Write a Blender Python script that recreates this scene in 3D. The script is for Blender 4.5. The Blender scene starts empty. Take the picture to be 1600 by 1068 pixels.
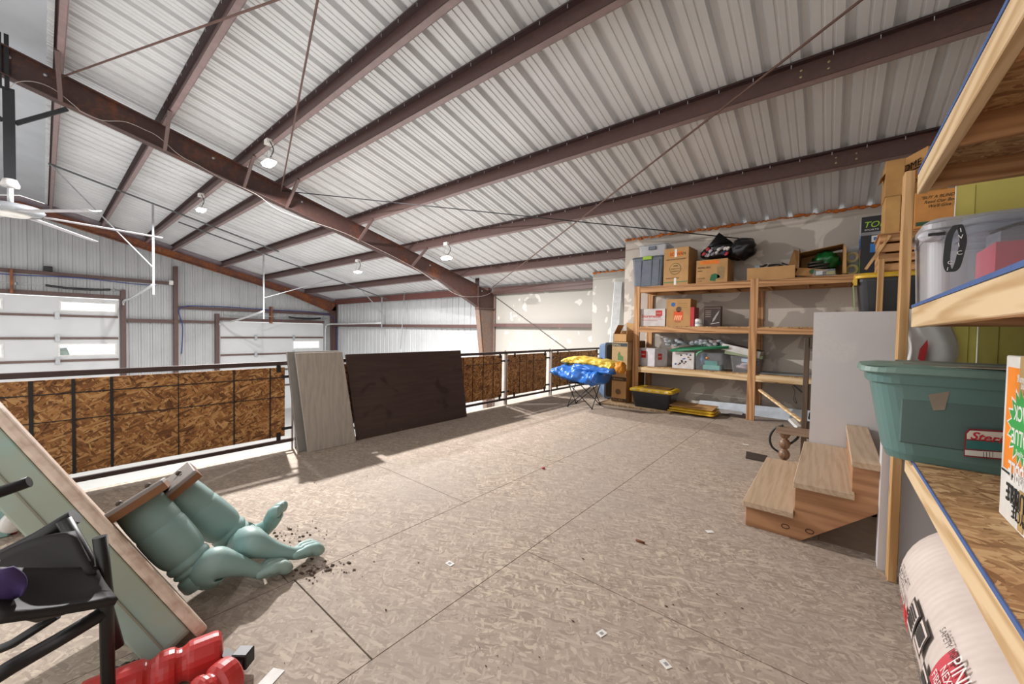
import bpy, bmesh, math, random
from mathutils import Vector as V, Matrix, noise
S = bpy.context.scene
COL = S.collection
random.seed(7)
PI = math.pi
# ------------------------------------------------------------------ camera model (1600x1068, metres, z=0 on the loft floor)
F, YAW, PIT, ROL, H = 605.256, 0.690691, 0.0270317, 0.017796, 1.25
def _cam():
    cy, sy, cp, sp = math.cos(YAW), math.sin(YAW), math.cos(PIT), math.sin(PIT)
    f = V((-sy*cp, cy*cp, -sp)); r = V((cy, sy, 0)); u = r.cross(f)
    cr, sr = math.cos(ROL), math.sin(ROL)
    return cr*r+sr*u, -sr*r+cr*u, f
CR, CU, CF = _cam()
CAM = V((0, 0, H))
def ray(x, y): return CR*((x-800)/F) - CU*((y-534)/F) + CF
def AX(X, x, y): d = ray(x, y); return CAM+d*(X/d.x)
def AY(Y, x, y): d = ray(x, y); return CAM+d*(Y/d.y)
def AZ(Z, x, y): d = ray(x, y); return CAM+d*((Z-H)/d.z)
def AD(D, x, y): return CAM+ray(x, y)*D
ZR, SL = 4.94, 0.25                       # roof plane: z = ZR - SL*y
RG = -.42
def roofz(y): return ZR-SL*RG-SL*abs(y-RG)
# ------------------------------------------------------------------ mesh builder
class MB:
    def __init__(s): s.v = []; s.f = []; s.mi = []; s.sm = []; s.cur = 0
    def add(s, vs, fs, smooth=False):
        o = len(s.v); s.v += [V(p) for p in vs]
        for f in fs: s.f.append([i+o for i in f]); s.mi.append(s.cur); s.sm.append(smooth)
        return s
    def m(s, i): s.cur = i; return s
    def para(s, o, a, b, c):
        o, a, b, c = V(o), V(a), V(b), V(c)
        p = [o, o+a, o+a+b, o+b, o+c, o+a+c, o+a+b+c, o+b+c]
        fs = [(0,3,2,1),(4,5,6,7),(0,1,5,4),(1,2,6,5),(2,3,7,6),(3,0,4,7)]
        if a.cross(b).dot(c) < 0: fs = [f[::-1] for f in fs]
        return s.add(p, fs)
    def box(s, x0, x1, y0, y1, z0, z1):
        return s.para((min(x0,x1), min(y0,y1), min(z0,z1)), (abs(x1-x0),0,0), (0,abs(y1-y0),0), (0,0,abs(z1-z0)))
    def bar(s, a, b, w, h, up=(0,0,1)):
        a, b, up = V(a), V(b), V(up); d = (b-a)
        sd = d.cross(up)
        if sd.length < 1e-6: sd = d.cross(V((1,0,0)))
        sd.normalize(); u = sd.cross(d).normalized()
        return s.para(a-sd*w/2-u*h/2, d, sd*w, u*h)
    def tube(s, pts, r, n=8, caps=True, closed=False):
        pts = [V(p) for p in pts]; k = len(pts)
        rs = r if isinstance(r, (list, tuple)) else [r]*k
        t0 = (pts[1]-pts[0]).normalized()
        ref = V((0,0,1)) if abs(t0.z) < .9 else V((1,0,0))
        nr = t0.cross(ref).normalized(); vs = []
        for i, p in enumerate(pts):
            if closed: t = (pts[(i+1) % k]-pts[i-1]).normalized()
            else: t = (pts[min(i+1,k-1)]-pts[max(i-1,0)])
            t = t.normalized() if t.length > 1e-9 else t0
            nr = (nr-t*nr.dot(t)); nr = nr.normalized() if nr.length > 1e-6 else t.orthogonal().normalized()
            b = t.cross(nr)
            for j in range(n):
                a = 2*PI*j/n; vs.append(p+(nr*math.cos(a)+b*math.sin(a))*rs[i])
        fs = []
        for i in range(k if closed else k-1):
            i2 = (i+1) % k
            for j in range(n): fs.append((i*n+j, i*n+(j+1) % n, i2*n+(j+1) % n, i2*n+j))
        s.add(vs, fs, True)
        if caps and not closed:
            o = len(s.v)-k*n
            s.f.append([o+j for j in range(n)][::-1]); s.mi.append(s.cur); s.sm.append(False)
            s.f.append([o+(k-1)*n+j for j in range(n)]); s.mi.append(s.cur); s.sm.append(False)
        return s
    def lathe(s, o, ax, prof, n=24, smooth=True, arc=2*PI, ref=None):
        """prof: list of (radius, distance along ax)"""
        o, ax = V(o), V(ax).normalized()
        e = V(ref) if ref is not None else ax.orthogonal()
        e = (e-ax*e.dot(ax)).normalized(); g = ax.cross(e); vs = []
        for r, t in prof:
            for j in range(n):
                a = arc*j/n; vs.append(o+ax*t+(e*math.cos(a)+g*math.sin(a))*max(r, 1e-4))
        fs = []
        for i in range(len(prof)-1):
            for j in range(n): fs.append((i*n+j, i*n+(j+1) % n, (i+1)*n+(j+1) % n, (i+1)*n+j))
        fs.append(tuple(range(n))[::-1]); fs.append(tuple((len(prof)-1)*n+j for j in range(n)))
        return s.add(vs, fs, smooth)
    def prism(s, poly, ext):
        poly = [V(p) for p in poly]; e = V(ext); n = len(poly)
        nn = V((0,0,0))
        for i in range(n): nn += poly[i].cross(poly[(i+1) % n])
        fs = [tuple(range(n))[::-1], tuple(range(n, 2*n))]+[(i, (i+1) % n, n+(i+1) % n, n+i) for i in range(n)]
        if nn.dot(e) < 0: fs = [f[::-1] for f in fs]
        return s.add(poly+[p+e for p in poly], fs)
    def poly(s, pts): return s.add(pts, [tuple(range(len(pts)))])
    def frustum(s, c0, a0, b0, c1, a1, b1, rnd=0.0, seg=7, cap0=True, cap1=True):
        """rounded-corner tapered box: c centre, a/b half-extent vectors at bottom(0) and top(1)"""
        def ring(c, a, b):
            c, a, b = V(c), V(a), V(b); la, lb = a.length, b.length; ua, ub = a/la, b/lb; o = []
            r = min(rnd, la*.95, lb*.95)
            for k, (sx, sy) in enumerate(((1,1),(-1,1),(-1,-1),(1,-1))):
                for q in range(seg+1):
                    t = (k+q/seg)*PI/2
                    o.append(c+ua*(sx*(la-r)+r*math.cos(t))+ub*(sy*(lb-r)+r*math.sin(t)))
            return o
        A, B = ring(c0,a0,b0), ring(c1,a1,b1); n = len(A)
        fs = [(i, (i+1) % n, n+(i+1) % n, n+i) for i in range(n)]
        flip = V(a0).cross(V(b0)).dot(V(c1)-V(c0)) < 0
        if cap0: fs.append(tuple(range(n))[::-1])
        if cap1: fs.append(tuple(range(n, 2*n)))
        if flip: fs = [f[::-1] for f in fs]
        return s.add(A+B, fs)
    def grid(s, fn, nu, nv, smooth=True, cu=False):
        vs = [fn(i/nu, j/nv) for j in range(nv+1) for i in range(nu+(0 if cu else 1))]
        w = nu if cu else nu+1; fs = []
        for j in range(nv):
            for i in range(nu): fs.append((j*w+i, j*w+(i+1) % w, (j+1)*w+(i+1) % w, (j+1)*w+i))
        return s.add(vs, fs, smooth)
    def blob(s, c, a, b, d, amp=.15, fr=2.2, seed=0, nu=28, nv=16, sq=1.0):
        c, a, b, d = V(c), V(a), V(b), V(d)
        def fn(u, v):
            th = 2*PI*u; ph = PI*(v-.5)*.999
            def pw(x): return math.copysign(abs(x)**sq, x)
            p = V((pw(math.cos(ph)*math.cos(th)), pw(math.cos(ph)*math.sin(th)), pw(math.sin(ph))))
            k = 1+amp*noise.noise(p*fr+V((seed*3.1, seed*1.7, seed)))+amp*.5*noise.noise(p*fr*2.7+V((seed, 5, seed*2.3)))
            return c+(a*p.x+b*p.y+d*p.z)*k
        return s.grid(fn, nu, nv, True, True)
    def build(s, name, mats, parent=None, loc=None, bevel=0.0, seg=1, smooth=None, label=None, cat=None, group=None, kind=None, solid=0):
        W = V(parent['_w']) if parent is not None else (V(loc) if loc is not None else s.base())
        me = bpy.data.meshes.new(name)
        me.from_pydata([tuple(p-W) for p in s.v], [], s.f)
        mats = mats if isinstance(mats, (list, tuple)) else [mats]
        for m in mats: me.materials.append(m)
        me.polygons.foreach_set('material_index', s.mi)
        me.polygons.foreach_set('use_smooth', [(x if smooth is None else smooth) for x in s.sm])
        me.update()
        o = bpy.data.objects.new(name, me); COL.objects.link(o)
        if parent is not None: o.parent = parent
        else: o.location = W
        o['_w'] = tuple(W)
        if solid:
            m = o.modifiers.new('solid', 'SOLIDIFY'); m.thickness = solid; m.offset = 0
        if bevel:
            m = o.modifiers.new('bevel', 'BEVEL'); m.width = bevel; m.segments = seg; m.limit_method = 'ANGLE'; m.angle_limit = math.radians(40)
        tag(o, label, cat, group, kind)
        return o
    def base(s):
        xs = [p.x for p in s.v]; ys = [p.y for p in s.v]; zs = [p.z for p in s.v]
        return V(((min(xs)+max(xs))/2, (min(ys)+max(ys))/2, min(zs)))
def tag(o, label=None, cat=None, group=None, kind=None):
    if label: o['label'] = label
    if cat: o['category'] = cat
    if group: o['group'] = group
    if kind: o['kind'] = kind
    return o
def thing(name, loc, label, cat, group=None, kind=None):
    o = bpy.data.objects.new(name, None); COL.objects.link(o); o.location = V(loc); o['_w'] = tuple(V(loc)); o.empty_display_size = .1
    return tag(o, label, cat, group, kind)
def text(body, org, xd, yd, size, mat, parent, name='lettering', align='LEFT', ext=.0008, lift=.0015, bold=0.0, squeeze=1.0, shear=0.0):
    cu = bpy.data.curves.new('t', 'FONT'); cu.body = body; cu.size = size; cu.align_x = align; cu.extrude = ext; cu.offset = bold; cu.shear = shear
    cu.resolution_u = 3
    ob = bpy.data.objects.new('t', cu); me = bpy.data.meshes.new_from_object(ob)
    xd, yd = V(xd).normalized(), V(yd).normalized(); zd = xd.cross(yd); org = V(org)
    mb = MB(); mb.add([org+xd*v.co.x*squeeze+yd*v.co.y+zd*(v.co.z+lift) for v in me.vertices], [tuple(p.vertices) for p in me.polygons])
    bpy.data.objects.remove(ob); bpy.data.curves.remove(cu); bpy.data.meshes.remove(me)
    return mb.build(name, mat, parent)
def decal(pts, nrm, mat, parent, name='printed_panel', th=.0012):
    nrm = V(nrm).normalized(); return MB().prism([V(p)+nrm*.0004 for p in pts], nrm*th).build(name, mat, parent)
def drect(org, xd, yd, x0, x1, y0, y1, mat, parent, name='printed_panel', th=.0012):
    org, xd, yd = V(org), V(xd).normalized(), V(yd).normalized(); n = xd.cross(yd)
    return decal([org+xd*a+yd*b for a, b in ((x0,y0),(x1,y0),(x1,y1),(x0,y1))], n, mat, parent, name, th)
def disc(c, xd, yd, r, n=24, star=0): 
    c, xd, yd = V(c), V(xd).normalized(), V(yd).normalized(); o = []
    for i in range(n):
        a = 2*PI*i/n; q = r*(1 if (not star or i % 2 == 0) else star); o.append(c+xd*q*math.cos(a)+yd*q*math.sin(a))
    return o
def smoothpath(P, n=6):
    P = [V(p) for p in P]; o = []
    for i in range(len(P)-1):
        a, b, c, d = P[max(i-1,0)], P[i], P[i+1], P[min(i+2,len(P)-1)]
        for k in range(n):
            t = k/n; o.append(.5*((2*b)+(c-a)*t+(2*a-5*b+4*c-d)*t*t+(3*b-a-3*c+d)*t**3))
    return o+[P[-1]]
def lerp(a, b, t): return a+(b-a)*t
# ------------------------------------------------------------------ materials
def lin(h):
    h = h.lstrip('#'); c = [int(h[i:i+2], 16)/255 for i in (0,2,4)]
    return tuple((x/12.92 if x <= .04045 else ((x+.055)/1.055)**2.4) for x in c)+(1,)
class NT:
    def __init__(s, name):
        s.mat = bpy.data.materials.new(name); s.mat.use_nodes = True; s.t = s.mat.node_tree; s.b = s.t.nodes['Principled BSDF']
        s.tc = None
    def n(s, ty, **k):
        x = s.t.nodes.new(ty)
        for a, v in k.items(): setattr(x, a, v)
        return x
    def l(s, a, b): s.t.links.new(a, b)
    def co(s):
        if not s.tc: s.tc = s.n('ShaderNodeTexCoord')
        return s.tc.outputs['Object']
    def map(s, scale=(1,1,1), rot=(0,0,0), src=None):
        m = s.n('ShaderNodeMapping'); m.inputs['Scale'].default_value = scale; m.inputs['Rotation'].default_value = rot
        s.l(src or s.co(), m.inputs['Vector']); return m.outputs['Vector']
    def noise(s, scale, detail=4, rough=.55, vec=None, dist=0):
        x = s.n('ShaderNodeTexNoise'); x.inputs['Scale'].default_value = scale; x.inputs['Detail'].default_value = detail
        x.inputs['Roughness'].default_value = rough; x.inputs['Distortion'].default_value = dist
        s.l(vec or s.co(), x.inputs['Vector']); return x.outputs['Fac']
    def vor(s, scale, vec=None, feat='F1'):
        x = s.n('ShaderNodeTexVoronoi'); x.feature = feat; x.inputs['Scale'].default_value = scale
        s.l(vec or s.co(), x.inputs['Vector']); return x
    def ramp(s, fac, stops, const=False):
        x = s.n('ShaderNodeValToRGB'); e = x.color_ramp.elements
        if const: x.color_ramp.interpolation = 'CONSTANT'
        while len(e) < len(stops): e.new(.5)
        for q, (p, c) in zip(e, stops): q.position = p; q.color = c if len(c) == 4 else tuple(c)+(1,)
        s.l(fac, x.inputs['Fac']); return x.outputs['Color']
    def mix(s, fac, a, b, mode='MIX'):
        x = s.n('ShaderNodeMix', data_type='RGBA', blend_type=mode)
        for v, i in ((fac, 0), (a, 6), (b, 7)):
            if isinstance(v, (int, float)): x.inputs[i].default_value = v
            elif isinstance(v, tuple): x.inputs[i].default_value = v
            else: s.l(v, x.inputs[i])
        return x.outputs[2]
    def bump(s, fac, st=.2, d=.01):
        x = s.n('ShaderNodeBump'); x.inputs['Strength'].default_value = st; x.inputs['Distance'].default_value = d
        s.l(fac, x.inputs['Height']); s.l(x.outputs['Normal'], s.b.inputs['Normal'])
    def fin(s, col=None, rough=.6, metal=0, spec=None):
        if col is not None:
            if isinstance(col, tuple): s.b.inputs['Base Color'].default_value = col
            else: s.l(col, s.b.inputs['Base Color'])
        if isinstance(rough, (int, float)): s.b.inputs['Roughness'].default_value = rough
        else: s.l(rough, s.b.inputs['Roughness'])
        s.b.inputs['Metallic'].default_value = metal
        if spec is not None: s.b.inputs['Specular IOR Level'].default_value = spec
        return s.mat
_pc = {}
def plain(h, rough=.55, metal=0, var=.08, sc=9):
    k = (h, rough, metal, var, sc)
    if k in _pc: return _pc[k]
    t = NT('mat_'+h.lstrip('#')); c = lin(h)
    d = tuple(max(0, x*(1-var*2)) for x in c[:3])+(1,); e = tuple(min(1, x*(1+var)) for x in c[:3])+(1,)
    col = t.ramp(t.noise(sc, 3), [(.3, d), (.7, e)])
    _pc[k] = t.fin(col, rough, metal); return _pc[k]
def wood(name, light, dark, axis='x', scale=1.0, rough=.65, knots=True):
    t = NT(name); s = {'x': (.35, 6, 6), 'y': (6, .35, 6), 'z': (6, 6, .35)}[axis]
    v = t.map(tuple(q*scale for q in s))
    g = t.noise(4.5, 6, .6, v, .6); w = t.n('ShaderNodeTexWave'); w.bands_direction = 'DIAGONAL'; w.inputs['Scale'].default_value = 1.4; w.inputs['Distortion'].default_value = 9
    w.inputs['Detail'].default_value = 3; w.inputs['Detail Scale'].default_value = 1.2; t.l(v, w.inputs['Vector'])
    f = t.mix(.45 if knots else .2, g, w.outputs['Color'])
    col = t.ramp(f, [(.25, lin(dark)), (.62, lin(light))])
    if knots:
        kv = t.vor(2.3, t.map({'x': (.9,2.6,2.6), 'y': (2.6,.9,2.6), 'z': (2.6,2.6,.9)}[axis]))
        kf = t.ramp(kv.outputs['Distance'], [(.03, (1,1,1,1)), (.09, (0,0,0,1))])
        col = t.mix(kf, col, lin('#5a3416'))
    t.bump(f, .12, .004)
    return t.fin(col, rough)
def osb(name, stops, plane='xy', scale=1.0, rough=.7, dirt=None, bump=.25):
    t = NT(name); src = t.co()
    if plane != 'xy':
        sp = t.n('ShaderNodeSeparateXYZ'); t.l(src, sp.inputs[0]); cb = t.n('ShaderNodeCombineXYZ')
        a, b = {'yz': ('Y','Z'), 'xz': ('X','Z')}[plane]
        t.l(sp.outputs[a], cb.inputs[0]); t.l(sp.outputs[b], cb.inputs[1]); src = cb.outputs[0]
    warp = t.n('ShaderNodeTexNoise'); warp.inputs['Scale'].default_value = 5*scale; t.l(src, warp.inputs['Vector'])
    wv = t.n('ShaderNodeVectorMath', operation='MULTIPLY_ADD'); t.l(warp.outputs['Color'], wv.inputs[0]); wv.inputs[1].default_value = (.05,.05,0); t.l(src, wv.inputs[2])
    fac = None
    for k, (rz, sx, sy) in enumerate(((.35, 13, 58), (1.35, 12, 66), (-.6, 15, 56), (2.2, 14, 70), (.9, 16, 62), (2.8, 12, 60))):
        vo = t.vor(scale, t.map((sx, sy, 1), (0,0,0), t.map((1,1,1), (0,0,rz), wv.outputs[0]))); sp = t.n('ShaderNodeSeparateColor'); t.l(vo.outputs['Color'], sp.inputs[0])
        if fac is None: fac = sp.outputs[0]
        else:
            pick = t.ramp(sp.outputs[1], [(.66, (0,0,0,1)), (.67, (1,1,1,1))], True); fac = t.mix(pick, fac, sp.outputs[0])
    fine = t.noise(60*scale, 3, .6, t.map((1, 1, 1), (0,0,.6), src)); f2 = t.mix(.22, fac, fine)
    col = t.ramp(f2, stops)
    if dirt:
        dn = t.noise(.9, 5, .6, src); col = t.mix(t.ramp(dn, [(.42, (0,0,0,1)), (.68, (.7,.7,.7,1))]), col, lin(dirt))
    t.bump(f2, bump, .004)
    return t.fin(col, rough, 0, .3)
def steel(name, base, rust, amt=.5, rough=.5, sc=3.0):
    t = NT(name); n1 = t.noise(sc, 6, .65); n2 = t.noise(sc*9, 4, .6)
    f = t.mix(.3, n1, n2); k = t.ramp(f, [(.62-.25*amt, (0,0,0,1)), (.78-.2*amt, (1,1,1,1))])
    c = t.mix(k, t.ramp(n2, [(.3, tuple(x*.8 for x in lin(base)[:3])+(1,)), (.7, lin(base))]), t.ramp(n2, [(.35, tuple(x*.55 for x in lin(rust)[:3])+(1,)), (.65, lin(rust))]))
    return t.fin(c, rough, .0)
def drywall(name, base, mud, sc=1.0, amt=.5):
    t = NT(name); v = t.vor(1.6*sc, t.map((1.6,1.6,1.0))); n = t.noise(2.2*sc, 3, .5, None, .8)
    k = t.ramp(n, [(.60-.1*amt, (0,0,0,1)), (.63-.1*amt, (1,1,1,1))])
    fine = t.noise(40, 2)
    c = t.mix(k, t.ramp(t.noise(1.1, 3), [(.3, tuple(x*.86 for x in lin(base)[:3])+(1,)), (.7, lin(base))]), t.ramp(fine, [(.2, tuple(x*.9 for x in lin(mud)[:3])+(1,)), (.8, lin(mud))]))
    t.bump(k, .15, .004)
    return t.fin(c, .85)
def screws(name, base, mud):
    t = NT(name); nv = t.noise(9, 2, .5); wv = t.n('ShaderNodeVectorMath', operation='MULTIPLY_ADD'); src = t.co()
    nz = t.n('ShaderNodeTexNoise'); nz.inputs['Scale'].default_value = 3; t.l(src, nz.inputs['Vector']); t.l(nz.outputs['Color'], wv.inputs[0]); wv.inputs[1].default_value = (.5,.5,.5); t.l(src, wv.inputs[2])
    v = t.vor(3.0, t.map((1.0,1.0,.62), (0,.25,0), wv.outputs[0]))
    k = t.ramp(v.outputs['Distance'], [(.21, (1,1,1,1)), (.25, (0,0,0,1))])
    c = t.mix(k, lin(base), lin(mud)); return t.fin(c, .85)
def clear(name, tint='#e8edf2', op=.35, rough=.12):
    t = NT(name); nd = t.t.nodes; tr = t.n('ShaderNodeBsdfTransparent'); tr.inputs[0].default_value = lin(tint)
    mx = t.n('ShaderNodeMixShader'); mx.inputs[0].default_value = op
    t.b.inputs['Base Color'].default_value = lin(tint); t.b.inputs['Roughness'].default_value = rough
    t.l(tr.outputs[0], mx.inputs[1]); t.l(t.b.outputs[0], mx.inputs[2]); t.l(mx.outputs[0], nd['Material Output'].inputs['Surface'])
    return t.mat
def glow(name, h, st):
    t = NT(name); t.b.inputs['Emission Color'].default_value = lin(h); t.b.inputs['Emission Strength'].default_value = st
    return t.fin(lin('#ffffff'), .4)
STEEL = steel('steel_primer', '#5f4743', '#7a4a38', .15, .5, 2.2)
STEELR = steel('steel_rafter', '#4b3430', '#7d4526', .42, .5, 1.6)
STEELO = steel('steel_rusty', '#74483a', '#a8622f', .7, .6, 1.4)
COLM = steel('steel_column', '#74625a', '#8f6a4c', .5, .6, 1.6)
STEELD = plain('#2b2426', .45)
ROOF = plain('#d6d7d9', .42, .1, .05, 1.2)
SIDING = plain('#b9bbbd', .5, .05, .05, 1.0)
CAPW = plain('#b8bcc2', .4, 0, .05, 1.5)
DRY = drywall('drywall_mud', '#bab0a6', '#d8cfc3', .9, .7)
DRYL = screws('drywall_screws', '#a7a39c', '#c4c1ba')
DRYG = drywall('drywall_grey', '#cbc6c6', '#cec9c8', .5, .1)
FLOORM = osb('osb_floor', [(.08, lin('#84756a')), (.35, lin('#978779')), (.62, lin('#a39385')), (.95, lin('#bdad9b'))], 'xy', 1.45, .78, '#988d83', .12)
OSBP = osb('osb_panel', [(.1, lin('#5c3b24')), (.35, lin('#8a5c36')), (.62, lin('#a87645')), (.95, lin('#d0a46e'))], 'yz', 1.1, .65)
OSBX = osb('osb_shelf', [(.1, lin('#86664a')), (.35, lin('#a07c56')), (.62, lin('#b59267')), (.92, lin('#cbab80'))], 'xy', .9, .7)
OSBC = osb('osb_plywood', [(.1, lin('#8d7458')), (.5, lin('#a98f70')), (.92, lin('#c3ab8a'))], 'xy', .8, .7)
PX = wood('pine_x', '#c49465', '#97683e', 'x'); PY = wood('pine_y', '#c49465', '#97683e', 'y'); PZ = wood('pine_z', '#c49465', '#97683e', 'z')
LX = wood('pale_pine_x', '#dabf97', '#bf9b6c', 'x'); LY = wood('pale_pine_y', '#dfc39b', '#c09d70', 'y'); LZ = wood('pale_pine_z', '#c99f6c', '#a67a48', 'z')
FIR = wood('fir_stringer', '#ab7d58', '#8d6241', 'x', .8); TREAD = wood('tread_ply', '#b9a188', '#a48b70', 'y', 1.6, .6, False)
CARD = plain('#b98e5c', .8, 0, .07, 6); CARD2 = plain('#a67a48', .8, 0, .07, 6); CARDD = plain('#6e4f2e', .85, 0, .1, 6)
BLK = plain('#1b1a1c', .5); BLKP = plain('#26272b', .38); INK = plain('#22211f', .8); WHT = plain('#e6e4e0', .55); GRYT = plain('#5c6470', .45)
ORG = plain('#e27a22', .7); GRN = plain('#2f7d46', .5); YEL = plain('#d8b02e', .42); RED = plain('#c02a26', .5); BLUE = plain('#2f6fc4', .35, 0, .12, 5)
CLR = clear('clear_plastic', '#f1f4f8', .13); CLRM = clear('milky_plastic', '#e6e6ea', .5, .3)
GLASS = clear('window_glass', '#f4faff', .08, .03)
GALV = plain('#b4b8bb', .4, .6); ALU = plain('#d6d8d9', .35, .2)
# ================================================================== SETTING
ST = 'structure'
def corr(mb, e0, e1, s0, s1, n, pitch=.305, deep=.055, minor=.009):
    n = V(n); prof = [(0,0),(.020,1),(.070,1),(.090,0),(.150,0),(.157,2),(.172,2),(.179,0),(.224,0),(.231,2),(.246,2),(.253,0)]
    xs = []; k = math.floor(s0/pitch)
    while k*pitch < s1:
        for p, d in prof:
            q = k*pitch+p*pitch/.305
            if s0 < q < s1: xs.append((q, (0, deep, minor)[d]))
        k += 1
    xs = [(s0, 0)]+xs+[(s1, 0)]; vs = []
    for q, d in xs: vs += [V(e0(q))+n*d, V(e1(q))+n*d]
    mb.add(vs, [(2*i, 2*i+1, 2*i+3, 2*i+2) for i in range(len(xs)-1)])
XE, YE, ZB = -19.0, 9.2, -2.4
CS, SN = 1/math.sqrt(1+SL*SL), SL/math.sqrt(1+SL*SL)
# floor of the loft: OSB sheets with open joints, a stair opening cut out
HOLE = (-0.03, 1.62, 3.03, 4.1)
def cut(r, h):
    x0, x1, y0, y1 = r; a, b, c, d = h
    if x1 <= a or x0 >= b or y1 <= c or y0 >= d: return [r]
    o = []
    if y0 < c: o.append((x0, x1, y0, c))
    if y1 > d: o.append((x0, x1, d, y1))
    if x0 < a: o.append((x0, a, max(y0,c), min(y1,d)))
    if x1 > b: o.append((b, x1, max(y0,c), min(y1,d)))
    return o
mb = MB(); G = .0022
def sheets(x0, x1, ys, g=G):
    for y0, y1 in zip(ys, ys[1:]):
        for r in cut((x0+g, x1-g, y0+g, y1-g), HOLE): mb.box(r[0], r[1], r[2], r[3], -.02, 0)
sheets(-4.3, -2.02, [-1.6,-.435,.755,1.945,3.135,4.325,5.515,6.705,7.895,9.15])
mb2 = [-1.6, .78, 3.18, 5.58, 7.34]
for y0, y1 in zip(mb2, mb2[1:]): mb.box(-2.02+G, -1.305-G, y0+(.005 if y0 == .78 else G), y1-G, -.02, 0)
sheets(-1.305, 1.62, [-1.6,-.635,.555,1.745,2.935,4.125,5.315,6.505,7.34])
mb.build('floor', FLOORM, loc=(0,0,0), kind=ST)
mb = MB(); mb.box(-4.3, 1.62, -1.6, 3.02, -.3, -.024); mb.box(-4.3, -.03, 3.02, 4.1, -.3, -.024); mb.box(-4.3, 1.62, 4.1, 9.15, -.3, -.024)
mb.build('floor_joist_deck', plain('#4a3624', .8), loc=(0,0,-.3), kind=ST)
mb = MB().box(XE, 3, -8, YE, ZB-.1, ZB); mb.build('floor_shop', plain('#c3c2bf', .5, 0, .05, .8), loc=(0,0,ZB), kind=ST)
# roof deck, both slopes, and the smooth ridge cap
mb = MB(); corr(mb, lambda q: (q, .06, roofz(.06)), lambda q: (q, YE+.1, roofz(YE+.1)), XE, 3.2, (0, SN, CS)); mb.build('ceiling', ROOF, loc=(0,0,ZR), kind=ST)
mb = MB(); corr(mb, lambda q: (q, -.86, roofz(-.86)), lambda q: (q, -6, roofz(-6)), XE, -5.5, (0, -SN, CS)); mb.build('ceiling_far_slope', ROOF, loc=(-9,-1,ZR), kind=ST)
mb = MB(); mb.prism([(XE,.1,roofz(.1)+.045),(XE,RG,roofz(RG)+.05),(XE,-.94,roofz(-.94)+.045),(XE,-.94,roofz(-.94)+.06),(XE,RG,roofz(RG)+.07),(XE,.1,roofz(.1)+.06)], (22.2,0,0)); mb.build('trim_1', CAPW, kind=ST)
# gable end wall with two door openings
D1 = (-2.35, 1.66, 2.11); D2 = (4.5, 8.6, 1.46)
mb = MB()
for y0, y1, z0 in ((-8, D1[0], ZB), (D1[0], D1[1], D1[2]), (D1[1], D2[0], ZB), (D2[0], D2[1], D2[2]), (D2[1], YE, ZB)):
    corr(mb, lambda q: (XE, q, z0), lambda q: (XE, q, roofz(q)), y0, y1, (-1,0,0), .305, .03, .008)
mb.build('wall_left', SIDING, loc=(XE,0,ZB), kind=ST)
# eave wall: siding beyond the frame, drywall on this side
mb = MB(); corr(mb, lambda q: (q, YE, ZB), lambda q: (q, YE, roofz(YE)), XE, -8.32, (0,1,0), .305, .03, .008); mb.build('wall_far', SIDING, loc=(-14,YE,ZB), kind=ST)
mb = MB().box(-8.32, -4.4, YE, YE+.05, ZB, roofz(YE)); mb.build('wall_far_drywall', DRYL, loc=(-6,YE,ZB), kind=ST)
mb = MB().prism([(-4.63,8.72,0),(-4.63,8.72,roofz(8.72)-.02),(-4.63,8.84,roofz(8.84)-.02),(-4.63,8.84,0)], (1.6,0,0)); mb.build('wall_alcove', DRYL, loc=(-4,8.72,0), kind=ST)
mb = MB().prism([(-3.2,7.34,0),(-3.2,7.34,roofz(7.34)-.02),(-3.2,7.46,roofz(7.46)-.02),(-3.2,7.46,0)], (4.9,0,0)); mb.build('wall_back', DRY, loc=(0,7.34,0), kind=ST)
mb = MB().prism([(-3.2,7.46,0),(-3.2,7.46,roofz(7.46)-.02),(-3.2,8.72,roofz(8.72)-.02),(-3.2,8.72,0)], (.12,0,0)); mb.build('wall_return', DRYL, loc=(-3.2,8,0), kind=ST)
mb = MB().prism([(1.66,-.6,ZB),(1.66,-.6,roofz(.6)),(1.66,7.34,roofz(7.34)-.02),(1.66,7.34,ZB)], (.1,0,0)); mb.build('wall_right', DRY, loc=(1.66,3,0), kind=ST)
# stairwell sides with a pale bottom raised to catch light, near stair wall, half wall with the upper landing behind it
mb = MB(); mb.box(-.07, -.031, 3.0, 4.13, -.14, -.022); mb.box(-.07, 1.65, 4.1, 4.14, -.14, -.022); mb.box(-.03, 1.65, 2.99, 3.029, -.14, -.022); mb.box(-.03, 1.65, 3.03, 4.1, -.16, -.14)
mb.build('wall_stairwell', plain('#c4ae9a', .85), loc=(.7,3.6,-.14), kind=ST)
mb = MB().box(.225, 1.655, 2.87, 2.985, .001, 1.10); mb.build('wall_stair_side', DRYG, loc=(.9,2.9,0), kind=ST)
mb = MB().box(-.125, 1.655, 4.1, 4.2, .001, 1.455); mb.build('wall_half', DRYG, loc=(.7,4.1,0), kind=ST)
mb = MB().box(-.125, 1.655, 4.205, 5.4, 1.36, 1.40); mb.box(-.125, -.07, 4.205, 5.4, .001, 1.358); mb.build('floor_landing', OSBC, loc=(.7,4.8,1.36), kind=ST)
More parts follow.
